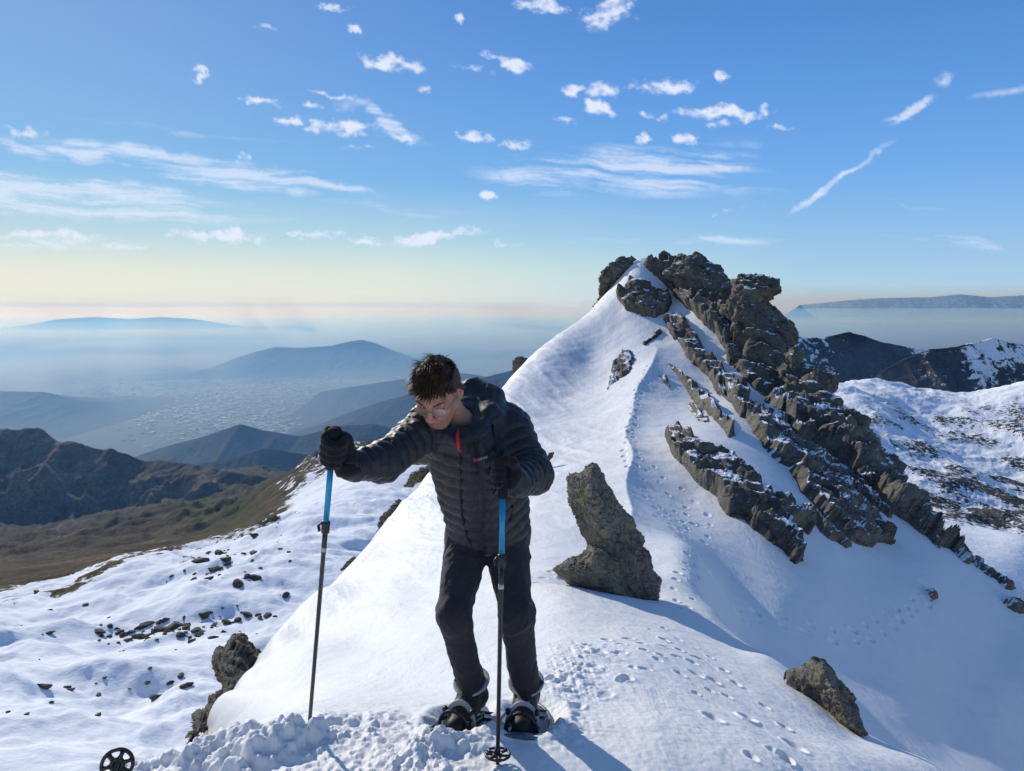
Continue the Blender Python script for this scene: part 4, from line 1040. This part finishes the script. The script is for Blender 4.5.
c = k.mix(k.n('Attribute', attribute_name='lip').outputs['Fac'], c, (.42, .135, .125))
c = k.mix(k.n('Attribute', attribute_name='lid').outputs['Fac'], c, (.03, .02, .016))
k.bsdf(c, .5, .35, k.bump(k.noise(v, 400, 4), .15, .002), **{'Subsurface Weight': .12, 'Subsurface Radius': (.012, .005, .003), 'Subsurface Scale': .6})
V = np.concatenate([Vb, Vh]); Qa = np.concatenate([Qk, Qh+len(Vb)])
used, inv = np.unique(Qa, return_inverse=True); Qa = inv.reshape(Qa.shape)
z0 = np.zeros(len(Vb)); att = {'lip': np.concatenate([z0, lip])[used], 'lid': np.concatenate([z0, lid])[used], 'stubble': np.concatenate([z0, stub])[used]}
body = mesh_np('body', V[used], Qa, k.m, man, attrs=att)
# ---- hair
k = NT('hair'); v = k.objc(); c = k.mix(k.noise(v, 120, 3), (.022, .011, .006), (.13, .066, .033))
k.bsdf(c, .5, .22)
rg = np.random.default_rng(5)
def f_sc(P): return f_head_local(toh(P))
cap_f = lambda P: np.maximum(np.maximum(f_head_local(P)-.009, -(f_head_local(P)+.01)), np.maximum(.040+P[:, 1]*.28+np.maximum(P[:, 1]-.05, 0)*.5-P[:, 2]-.62*np.maximum(-P[:, 1], 0), -1))
cap2 = lambda P: np.maximum(f_head_local(P)-.005, -(P[:, 2]-np.interp(P[:, 1], [-.12, -.04, -.005, .03, .07, .11], [-.050, -.032, .016, .044, .062, .066])))
Vc, Qc = sdf_mesh(cap2, (-.12, -.13, -.08), (.12, .14, .15), .005)
Vc = Vc + grad_n(cap2, Vc)*(fbm(Vc*90, 3, 571)*.006)[:, None]
Vs = [HC+Vc@HA]; Fs4 = [Qc]; nvv = len(Vc); tri = []
th_ = rg.uniform(0, 2*np.pi, 9000); zc_ = rg.uniform(-1, 1, 9000)
D = np.stack([np.sqrt(1-zc_**2)*np.cos(th_), np.sqrt(1-zc_**2)*np.sin(th_), zc_], 1)
pts = D*np.array([.076, .098, .094])+np.array([0, -.008, .030])
line = np.interp(pts[:, 1], [-.12, -.04, -.005, .03, .07, .11], [-.055, -.040, .010, .042, .062, .064])
pts = pts[pts[:, 2] > line-.006][:4600]
for p0 in pts:
    nrm = unit((p0-np.array([0, -.008, .03]))/np.array([.076, .098, .094])**2*.008)
    top = sstep(.03, .10, np.array([p0[2]]))[0]
    L = (.015+.034*top)*rg.uniform(.55, 1.2)
    fwd = np.array([-.35+.2*math.sin(p0[0]*40), 1.0, -.15]) if p0[2] > .045 else np.array([0, .15, -1.0])
    clump = np.array([vnoise(p0[None]*38, 580+i)[0] for i in range(3)])
    dr = unit(nrm*(.30+.28*top)+fwd*.8+clump*.75+rg.normal(0, .13, 3))
    side = unit(np.cross(dr, nrm)+1e-6); w = rg.uniform(.0010, .0019)
    c0 = p0; row = []
    for i in range(5):
        s = i/4; c_ = c0+dr*L*s+np.array([0, .30, -1.0])*(L*s)**2*(5.0 if top > .3 else 2)*.9
        if p0[1] > .05: c_ = c_+np.array([0, .0, -.10])*L*s*s
        ww = w*(1-s**2*.85); row += [c_-side*ww, c_+side*ww]
    Vs.append(HC+np.array(row)@HA)
    Fs4.append(np.array([[nvv+2*i, nvv+2*i+1, nvv+2*i+3, nvv+2*i+2] for i in range(4)])); nvv += 10
mesh_np('hair', np.concatenate(Vs), np.concatenate(Fs4), k.m, man)
# eyebrows
for s in (-1, 1):
    mb = MB()
    for t in np.linspace(0, 1, 26):
        b0 = np.array([s*(.014+.034*t), .0985-.020*t**1.6, .022+.006*math.sin(t*2.4)+rg.normal(0, .0012)])
        mb.tube(HC+np.array([b0, b0+np.array([s*.007, -.001, .002])])@HA, [.0013, .0004], 4)
    mb.build('eyebrow', k.m, man)
# glasses
M_FRAME = plain('metal_frame', (.30, .28, .25), .3, .5, .1, 60, 0, **{'Metallic': .8})
k = NT('lens_glass'); g_ = k.n('BsdfGlossy', {'Color': (.9, .95, 1, 1), 'Roughness': .05}); t_ = k.n('BsdfTransparent', {'Color': (.95, .97, .97, 1)})
k.t.links.new(k.n('MixShader', {0: .16, 1: t_.outputs[0], 2: g_.outputs[0]}).outputs[0], k.out.inputs[0])
gl = MB(); ln = MB()
for s in (-1, 1):
    ring = [(s*.033+.023*math.cos(a), .1045-.10*abs(.023*math.cos(a)*s+.0)**1.0*0-.012*(1+s*math.cos(a))/2, -.004+.019*math.sin(a)) for a in np.linspace(0, 2*np.pi, 28, endpoint=False)]
    ring = HC+np.array(ring)@HA; gl.tube(ring, .0013, 6, closed=True)
    ln.add(np.concatenate([ring, ring.mean(0)[None]]), [[i, (i+1) % 28, 28] for i in range(28)])
    gl.tube(HC+np.array([[s*.056, .0925, .004], [s*.068, .070, .006], [s*.077, .02, .008], [s*.080, -.018, .008], [s*.079, -.034, -.006]])@HA, .0014, 6)
gl.tube(HC+np.array([[-.010, .1045, .0], [0, .1085, .004], [.010, .1045, .0]])@HA, .0012, 6)
go_ = gl.build('glasses', M_FRAME, man); ln.build('lens', k.m, go_)

# ---- gloves: five fingers closed around the grip
def glove(c, ax, toward, wrist, thumb_up=True, sgn=1, sc=1.0):
    """c centre of the fist on the pole axis; ax pole axis; toward: unit vector from the pole to the palm/wrist"""
    ax = unit(ax); tw = unit(toward-ax*np.dot(toward, ax)); sd = np.cross(ax, tw)*sgn
    pr = []; R0 = .0285*sc
    pr.append((c+tw*.034*sc+ax*.026*sc, c+tw*.034*sc-ax*.030*sc, .025*sc, .023*sc))          # palm
    pr.append((c+tw*.040*sc-sd*.008, wrist, .029*sc, .036*sc))
    fing = []
    for i, (h, r, a1) in enumerate(((.031, .0130, 3.7), (.0105, .0138, 3.85), (-.0105, .0134, 3.8), (-.031, .0118, 3.55))):
        cps = []
        for a in np.linspace(.35, a1, 7):
            rr = R0*(1+.16*math.cos(a)) + (.004 if 1.0 < a < 2.4 else 0)
            cps.append(c+ax*(h*sc-.003*math.sin(a))+tw*math.cos(a)*rr+sd*math.sin(a)*rr)
        fing.append(chain(cps, [r*sc*x for x in (1.12, 1.08, 1.06, 1.0, 1.0, .96, .88)]))
    t0 = c+tw*.034*sc+ax*.018*sc-sd*.012
    th = chain([t0, c+tw*.018*sc+ax*.043*sc-sd*.026, c-tw*.006*sc+ax*.050*sc-sd*.020, c-tw*.026*sc+ax*.046*sc+sd*.002], [.019*sc, .0165*sc, .0145*sc, .0125*sc])
    def f(P):
        d = union(P, pr, .02)
        for fg in fing: d = smin(d, union(P, fg, .003), .0045)
        return smin(d, union(P, th, .004), .008)
    lo, hi = bounds(pr+sum(fing, [])+th, .02)
    V, Q = sdf_mesh(f, lo, hi, .003); V = V+grad_n(f, V)*(fbm(V*60, 3, 591)*.0022)[:, None]
    g = mesh_np('glove', V, Q, M_GLOVE, man)
    m = MB(); d_ = unit(wrist-(c+tw*.04)); e = wrist+d_*.008
    m.tube([wrist-d_*.022, wrist-d_*.014, e-d_*.004, e+d_*.012], [.037*sc, .0415*sc, .044*sc, .042*sc], 22, cap=True); m.build('cuff', M_GLOVE, g)
    return g
pole1_top, pole1_bot = P_(333.5,432,2.235), P_(307.5,748,2.62)
pole2_top, pole2_bot = P_(503.5,459,2.385), P_(497.5,764,2.33)
ax1 = unit(pole1_top-pole1_bot); ax2 = unit(pole2_top-pole2_bot)
def on_axis(top, ax, d): return top-ax*d
gc1 = on_axis(pole1_top, ax1, .060); gc2 = on_axis(pole2_top, ax2, .052)
glove(gc1, ax1, np.array([.72, .55, 0]), wrR+unit(elR-wrR)*-.005, True, -1, 1.06)
glove(gc2, ax2, np.array([.75, .65, 0]), wrL+unit(elL-wrL)*-.01, True, 1, 1.0)
# ---- trekking poles
def pole(top, bot, label, mid, basket=True, seed=0):
    ax = unit(top-bot); L = np.linalg.norm(top-bot)
    root = empty('trekking_pole', bot, label, 'trekking pole', 'the hiker\'s two trekking poles')
    pt = lambda d: top-ax*d
    m = MB(); m.tube([pt(-.012), pt(-.008), pt(.0), pt(.012), pt(.03), pt(.06), pt(.09), pt(.115), pt(.128)], [.010, .017, .020, .018, .0155, .0165, .0155, .0165, .014], 16); g = m.build('grip', M_FOAM, root)
    m = MB(); w = np.cross(ax, [0, 1, .0]); w = unit(w)
    lp_ = [pt(.004)+w*.016, pt(.03)+w*.034, pt(.085)+w*.040+np.array([0, .012, 0]), pt(.12)+w*.030+np.array([0, .015, 0]), pt(.09)+w*.018+np.array([0, .02, 0]), pt(.03)+w*.015+np.array([0, .014, 0])]
    m.tube(lp_, .0045, 6, flat=.3); m.build('wrist_strap', M_FOAM, root)
    m = MB(); m.tube([pt(.12), pt(mid)], .0095, 14); m.build('upper_shaft', M_BLUE, root)
    m = MB(); m.tube([pt(mid-.012), pt(mid-.008), pt(mid+.03), pt(mid+.034)], [.0105, .0135, .0135, .0105], 14)
    m.tube([pt(mid-.004)+w*.012, pt(mid+.010)+w*.024, pt(mid+.030)+w*.019], .006, 8, flat=.6); m.build('clamp', M_BLKPL, root)
    m = MB(); m.tube([pt(mid+.03), pt(mid+.11), pt(mid+.112), pt(L-.05)], [.0085, .0085, .0075, .0068], 12); m.build('lower_shaft', M_SHAFT, root)
    m = MB(); m.tube([pt(mid+.088), pt(mid+.104)], .0092, 12); m.build('marking_band', M_STRAP, root)
    m = MB(); m.tube([pt(L-.06), pt(L-.052), pt(L-.01), pt(L+.02)], [.0075, .0092, .0075, .003], 10); m.build('tip', M_BLKPL, root)
    if basket: pole_basket(pt(L-.030), ax, root, .040)
    return root
def pole_basket(c, ax, root, R, gap=None):
    m = MB(); e1 = unit(np.cross(ax, [.3, 1, .2])); e2 = np.cross(ax, e1)
    P3 = lambda r, a, h=0: c+e1*r*math.cos(a)+e2*r*math.sin(a)+ax*h
    kf = 1.3 if gap else 1.0; n = 40; rng_ = np.linspace(.22, 2*np.pi-.22, n)
    m.tube([P3(R, a, .004) for a in rng_], R*.11*kf, 6); m.tube([P3(R*.36, a, .003) for a in np.linspace(0, 2*np.pi, 24, endpoint=False)], R*.14*kf, 6, closed=True)
    for a in (.24, 1.15, 2.1, 3.14, 4.2, 5.15, 2*np.pi-.24): m.tube([P3(R*.34, a, .003), P3(R*.7, a, .003), P3(R*.98, a, .004)], [R*.15*kf, R*.12*kf, R*.17*kf], 6)
    return m.build('basket', M_BLKPL, root)
pole(pole1_top, pole1_bot, 'black and blue trekking pole planted on the left, in the raised glove', .335, True)
pole(pole2_top, pole2_bot, 'black and blue trekking pole in front of the legs, its basket on the snow', .325, True)
# ---- the photographer's own pole basket at the lower left corner
bc = P_(117,765,2.12)
root = empty('trekking_pole', bc, 'round black pole basket with cut-outs poking up from the snow at lower left', 'trekking pole')
axb = unit(np.array([-.30, .86, -.30])); pole_basket(bc, axb, root, .043, True)
m = MB(); shd = unit(np.array([-.12, -.62, -.77])); m.tube([bc-shd*.035, bc-shd*.02, bc, bc+shd*.10, bc+shd*.5], [.003, .007, .009, .0075, .008], 10); m.build('shaft', M_SHAFT, root)

# ---- snowshoes
def snowshoe(B, d2, label, roll):
    heel, ball, toe, d, g = B[:5]
    c = (heel+toe)/2; c = np.array([c[0], c[1], 0]); w = np.array([d[1], -d[0], 0.])
    zc = ZG(c); sl = (ZG(c+d*.2)-ZG(c-d*.2))/.4; sw = (ZG(c+w*.09)-ZG(c-w*.09))/.18
    def L(a, b, h): return np.array([c[0], c[1], zc-.026])+d*a+w*b+np.array([0, 0, sl*a*.9+sw*b*.8+h])
    root = empty('snowshoe', L(0, 0, 0), label, 'snowshoe', 'the hiker\'s pair of snowshoes')
    out = []
    for t in np.linspace(0, 2*np.pi, 48, endpoint=False):
        a = .29*math.copysign(abs(math.cos(t))**.75, math.cos(t)); b = .105*math.copysign(abs(math.sin(t))**.7, math.sin(t))*(1-.35*max(0, -a/.29)**1.5)*(1-.12*max(0, a/.29))
        out.append((a, b, .05*max(0, (a-.14)/.15)**1.6))
    n = len(out); m = MB()
    top = [L(a*.97, b*.97, h+.012) for a, b, h in out]; bot = [L(a*.97, b*.97, h+.004) for a, b, h in out]
    mid_t = [L(a*.5, b*.5, h*.3+.009) for a, b, h in out]
    V = top+bot+mid_t+[L(0, 0, .009)]
    F = [[i, (i+1) % n, n+(i+1) % n, n+i] for i in range(n)]+[[2*n+i, 2*n+(i+1) % n, (i+1) % n, i] for i in range(n)]+[[3*n, 2*n+(i+1) % n, 2*n+i] for i in range(n)]
    m.add(V, F); m.build('deck', M_DECK, root)
    m = MB(); m.tube([L(a, b, h+.008) for a, b, h in out], .0085, 8, closed=True)
    for a in (-.18, -.09, .2): m.tube([L(a, -.075, .014), L(a, .075, .014)], .005, 6)
    m.build('frame', M_DECK, root)
    m = MB()
    for b in (-.05, .05):        # binding side plates
        for (a0, a1, hh) in ((-.06, .06, .045), (.06, .13, .05)):
            m.tube([L(a0, b, .016), L(a0, b*1.06, hh), L(a1, b*1.06, hh), L(a1, b, .016)], .007, 6, flat=.5)
    m.tube([L(-.1, -.03, .018), L(.14, -.03, .018)], .012, 6, flat=.3); m.tube([L(-.1, .03, .018), L(.14, .03, .018)], .012, 6, flat=.3)
    m.build('binding', M_BLKPL, root)
    hz = zc
    def loop(a, wd, ht, tl=0, rad=.0075, mat=M_STRAP, nm='strap', fl=.35):
        m = MB(); m.tube([L(a+tl*math.sin(t)*ht, wd*math.cos(t), .018+ht*math.sin(t)) for t in np.linspace(0, np.pi, 18)], rad, 8, flat=fl, upref=d); return m.build(nm, mat, root)
    loop(.075, .058, .092, -.2, .012); loop(.12, .060, .078, .3, .007, M_BLKPL, 'toe_strap', .6)
    # ankle strap round the boot
    an = B[5]; bt, tp = heel+np.array([0, 0, .01]), an+np.array([0, 0, .05]); sc_ = bt+(tp-bt)*np.clip((hz+.125-bt[2])/(tp[2]-bt[2]+1e-6), 0, 1); sc_ = sc_+d*.012
    m = MB(); m.tube([sc_+d*.062*math.cos(t)+w*.060*math.sin(t)+np.array([0, 0, -.022*math.cos(t)]) for t in np.linspace(0, 2*np.pi, 34, endpoint=False)], .014, 8, flat=.32, closed=True, upref=(.01, .01, 1)); m.build('ankle_strap', M_STRAP, root)
    for (a, b, h, s) in ((.085, -.055, .085, .011), (.075, .055, .080, .010)):
        m = MB(); m.tube([L(a-s, b, h), L(a-s*.5, b*1.05, h+.004), L(a+s, b*1.02, h-.004)], [.007, .011, .008], 8); m.build('buckle', M_BLKPL, root)
    q = sc_+w*.060*(1 if an[0] > 0 else -1)*math.copysign(1, w[0])+np.array([0, 0, .0]); m = MB(); m.tube([q-d*.014, q, q+d*.016], [.008, .013, .009], 8); m.build('buckle', M_BLKPL, root)
    m = MB()
    for b in (-.04, -.015, .015, .04): m.add([L(.10, b-.01, .01), L(.10, b+.01, .01), L(.13, b, .01), L(.155, b, -.02)], [(0, 1, 2), (0, 1, 3), (1, 2, 3), (2, 0, 3)])
    m.build('crampon', M_STEEL, root)
snowshoe(BR, dirR, 'grey-strapped snowshoe on the bent leg, left of the front pole', 0)
snowshoe(BL, dirL, 'grey-strapped snowshoe on the straighter leg, right of the front pole', 0)
# ------------------------------------------------------------------ clouds: one thin, faintly self-glowing cloud sheet 6 km up, cut away where the sky is clear
# ---- clouds: (pixel x, pixel y, half width, half height, tilt deg, strength)
CUM = [(452,19,6,7,10,.9),(386,62,30,8,8,1),(198,75,10,6,15,.95),(262,102,16,5,3,1),(288,121,14,5,4,1),(345,128,36,8,2,1),(475,139,14,6,6,1),(508,63,20,8,20,.9),(540,6,30,7,8,1),(612,10,28,14,-25,.8),(492,195,10,4,4,1),
 (574,90,17,6,3,1),(611,90,26,8,-6,.85),(604,109,18,8,14,1),(672,86,30,10,-6,1),(724,114,42,7,-2,1),(721,76,13,6,12,.95),(642,137,9,7,0,1),(694,140,18,6,5,.9),(727,126,12,5,-4,.8),(770,106,12,5,5,.8),(405,137,22,5,10,.8),
 (336,7,18,4,4,.6),(262,27,18,4,3,.5),(422,92,10,5,0,.7),(465,70,24,4,8,.5),(220,236,45,8,3,1),(236,229,18,5,0,.8),(362,240,26,4,0,1),(432,237,44,6,-4,1),(320,234,40,4,3,.6),(246,157,7,4,0,.6),(568,122,12,4,20,.5),(360,150,12,3,0,.5),
 (518,145,18,4,3,.6),(786,126,14,3,-8,.5),(660,118,14,4,0,.5),(40,236,70,6,2,.8),(20,131,26,6,3,.6),(120,246,30,3,0,.6),(500,245,30,3,0,.5),(740,210,18,3,0,.5),(715,213,16,3,0,.45),(340,95,26,3,6,.5),(310,108,16,4,10,.7),(358,30,10,4,20,.7)]
CIR = [(50,194,190,15,4,1.35),(190,168,140,13,9,1.1),(300,186,75,5,7,.8),(20,150,60,8,10,.6),(120,212,150,12,2,.8),(395,118,50,9,26,.7),(640,172,135,26,3,.8),(540,180,70,18,12,.6),(735,165,45,22,-14,.6),(960,242,75,9,2,.55),(700,241,110,5,-1,.45),(60,245,90,5,0,.6),
 (920,204,60,3,6,.25),(400,210,120,6,3,.3),(190,132,110,4,6,.35)]

CON = [(827, 188, 42, 3.0, -36, .8), (868, 158, 34, 3.2, -36, 0.35), (912, 110, 22, 5.5, -34, 0.75), (898, 118, 14, 3, -4, 0.4), (944, 79, 10, 7, -30, 0.5), (1005, 92, 34, 4, -9, 0.4)]
CZ = 6000.0
cpx, cpy = np.meshgrid(np.arange(-60, W+61, 1.35), np.arange(-14, 268, 1.2), indexing='ij')
q = np.stack([cpx.ravel(), cpy.ravel()], 1)
def cfield(lst, wx, wy, wl, seed):
    w1 = fbm(q/wl, 5, seed, .6); w2 = fbm(q/wl, 5, seed+20, .6)
    X = q[:, 0]+wx*w1; Y_ = q[:, 1]+wy*w2; acc = np.zeros(len(q))
    for (px, py, hw, hh, tl, st) in lst:
        a = math.radians(tl); dx = X-px; dy = Y_-py
        ra = (dx*math.cos(a)+dy*math.sin(a))/hw; rb = (-dx*math.sin(a)+dy*math.cos(a))/hh
        acc = np.maximum(acc, np.clip(1.3-np.hypot(ra, rb), 0, 1)*st)
    return acc
cm = cfield(CUM, 20, 9, 22., 301)
cn = fbm(q/np.array([16., 10.]), 6, 331, .62); cf = fbm(q/np.array([7., 5.]), 5, 351, .6)
cum = sstep(.08, 1.15, cm*1.1 + cn*.66 + cf*.42)**1.15*sstep(.0, .25, cm)
ci = cfield(CIR, 60, 10, 70., 371)
ca_ = math.radians(5)
qr = np.stack([(q[:, 0]*math.cos(ca_)+q[:, 1]*math.sin(ca_))/85., (-q[:, 0]*math.sin(ca_)+q[:, 1]*math.cos(ca_))/6.5], 1)
qr = qr + np.stack([fbm(q/60, 4, 391)*.35, fbm(q/80, 4, 392)*1.3], 1)
st_ = fbm(qr, 6, 401, .62)
cir = sstep(0, .6, ci)*sstep(-.42, .5, st_+.45*(ci-.4))*np.clip(.5+ci, 0, 1)
con = cfield(CON, 8, 2.5, 16., 421)
cir = np.maximum(cir*.80, sstep(0, .6, con)*(.55+.45*np.clip(cn*1.5+.4, 0, 1)))
alpha = np.clip(1-(1-cum*.95)*(1-cir*.8), 0, 1)
uu, tt = ut(cpx, cpy)
Yc = (CZ-CAMZ)/np.maximum(tt, .02)
idx = np.arange(cpx.size).reshape(cpx.shape)
qd = np.stack([idx[:-1, :-1], idx[1:, :-1], idx[1:, 1:], idx[:-1, 1:]], -1).reshape(-1, 4)
keep = alpha[qd].max(1) > .012
qd = qd[keep]; used, inv = np.unique(qd, return_inverse=True); qd = inv.reshape(qd.shape)
V = np.stack([(uu*Yc).ravel(), Yc.ravel(), np.full(cpx.size, CZ)], 1)[used]
k = NT('cloud'); al = k.n('Attribute', attribute_name='alpha').outputs['Fac']; th_ = k.n('Attribute', attribute_name='thick').outputs['Fac']
cc = k.mix(th_, (.97, .98, 1.0), (.93, .94, .96))
tl_ = k.n('BsdfTranslucent', {'Color': cc}); df_ = k.n('BsdfDiffuse', {'Color': cc})
lit = k.n('MixShader', {0: .12, 1: tl_.outputs[0], 2: df_.outputs[0]})
lit = k.n('AddShader', {0: lit.outputs[0], 1: k.n('Emission', {'Color': (1, .97, .92, 1), 'Strength': .28}).outputs[0]})  # emission added so the clouds look brighter than their lighting makes them
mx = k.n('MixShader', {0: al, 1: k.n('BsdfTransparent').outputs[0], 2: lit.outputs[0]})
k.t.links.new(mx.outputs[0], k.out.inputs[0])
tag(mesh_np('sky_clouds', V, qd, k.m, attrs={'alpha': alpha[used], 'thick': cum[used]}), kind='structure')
world = bpy.data.worlds.new('World'); scene.world = world; world.use_nodes = True
wt = world.node_tree; wt.nodes.clear()
def wn(typ, ins=None, **kw):
    nd = wt.nodes.new('ShaderNode'+typ)
    for k, v in kw.items(): setattr(nd, k, v)
    for k, v in (ins or {}).items():
        if isinstance(v, bpy.types.NodeSocket): wt.links.new(v, nd.inputs[k])
        else: nd.inputs[k].default_value = v
    return nd
def wm(op, a, b=None, c=None, clamp=False):
    nd = wt.nodes.new('ShaderNodeMath'); nd.operation = op; nd.use_clamp = clamp
    for i, v in enumerate((a, b, c)):
        if v is None: continue
        if isinstance(v, bpy.types.NodeSocket): wt.links.new(v, nd.inputs[i])
        else: nd.inputs[i].default_value = v
    return nd.outputs[0]
def wmix(fac, a, b, mode='MIX'):
    r = wn('Mix', data_type='RGBA', blend_type=mode)
    for i, v in ((0, fac), (6, a), (7, b)):
        if isinstance(v, bpy.types.NodeSocket): wt.links.new(v, r.inputs[i])
        else: r.inputs[i].default_value = v if i == 0 else (*v, 1)
    return r.outputs[2]
def wramp(fac, stops):
    r = wn('ValToRGB', {'Fac': fac}); e = r.color_ramp.elements
    while len(e) < len(stops): e.new(.5)
    for k, (p, c) in enumerate(stops):
        e[k].position = p; e[k].color = (c, c, c, 1) if np.isscalar(c) else (*c, 1)
    return r.outputs[0]
sky = wn('TexSky', sky_type='NISHITA'); sky.sun_disc = False
sky.sun_elevation = SUN_EL; sky.sun_rotation = SUN_AZ; sky.altitude = 2000; sky.air_density = 1.0; sky.dust_density = .4; sky.ozone_density = 2.0
d = wn('TexCoord').outputs['Generated']
xyz = wn('SeparateXYZ', {'Vector': d})
el = wm('MULTIPLY', wm('ARCSINE', xyz.outputs['Z']), 180/math.pi)
az = wm('MULTIPLY', wm('ARCTAN2', xyz.outputs['X'], xyz.outputs['Y']), 180/math.pi)
K = 10.0      # the sky texture is physically bright: everything here is in its units, and the background runs at 0.1
aer = wramp(wm('DIVIDE', wm('ADD', el, 10.0), 100.0), [
 (.0, (.50, .52, .50)), (.098, (.44, .57, .71)), (.12, (.40, .59, .78)), (.15, (.30, .53, .82)), (.19, (.18, .43, .83)), (.25, (.115, .33, .74)), (.32, (.066, .235, .60)), (.5, (.10, .20, .42)), (1.0, (.10, .17, .34))])
cosn = wn('VectorMath', {0: d, 1: tuple(float(c) for c in SUN_DIR)}, operation='DOT_PRODUCT').outputs['Value']
glow = wm('POWER', wm('MAXIMUM', cosn, 0.0), 9.0)
low = wramp(wm('DIVIDE', wm('ADD', el, 10.0), 100.0), [(.08, 1.0), (.125, .9), (.15, .35), (.19, .0)])
side = wramp(wm('DIVIDE', wm('ADD', az, 90.0), 180.0), [(.25, 1.0), (.45, .75), (.62, .0)])
aer = wmix(wm('MULTIPLY', low, wm('MULTIPLY', side, .9)), aer, (.98, .91, .64))
aer = wmix(wm('MULTIPLY', glow, .20), aer, (.62, .72, .82))
nish = wn('VectorMath', {0: sky.outputs[0], 1: (.070, .100, .145)}, operation='MULTIPLY').outputs[0]
nish = wn('VectorMath', {0: nish, 1: (.85, .85, .85)}, operation='MINIMUM').outputs[0]
clear = wmix(.75, nish, aer)
bg = wn('Background', {'Color': wn('VectorMath', {0: clear, 1: (K, K, K)}, operation='MULTIPLY').outputs[0], 'Strength': .1})
wo = wn('OutputWorld', {'Surface': bg.outputs[0]})
# ------------------------------------------------------------------ camera, sun, sky
cam = bpy.data.cameras.new('camera'); co = bpy.data.objects.new('camera', cam); COL.objects.link(co)
co.location = (0, 0, CAMZ); co.rotation_euler = (math.pi/2 - PITCH, 0, 0)
cam.sensor_width = 36; cam.lens = 36*FPX/W; cam.clip_start = .05; cam.clip_end = 400000
scene.camera = co
sun = bpy.data.lights.new('sun', 'SUN'); sun.energy = 3.8; sun.angle = math.radians(.53); sun.color = (1, .93, .81)
so = bpy.data.objects.new('sun', sun); COL.objects.link(so)
so.rotation_euler = Vector(SUN_DIR).to_track_quat('Z', 'Y').to_euler(); so.location = (-60, 90, 80)
scene.view_settings.view_transform = 'Standard'; scene.view_settings.look = 'None'; scene.view_settings.exposure = 0
scene.render.resolution_x, scene.render.resolution_y = W, H
cy = scene.cycles
cy.use_denoising = True
try: cy.denoiser = 'OPENIMAGEDENOISE'
except Exception: pass
cy.max_bounces = 6; cy.diffuse_bounces = 2; cy.glossy_bounces = 2; cy.transmission_bounces = 4; cy.transparent_max_bounces = 12; cy.volume_bounces = 0
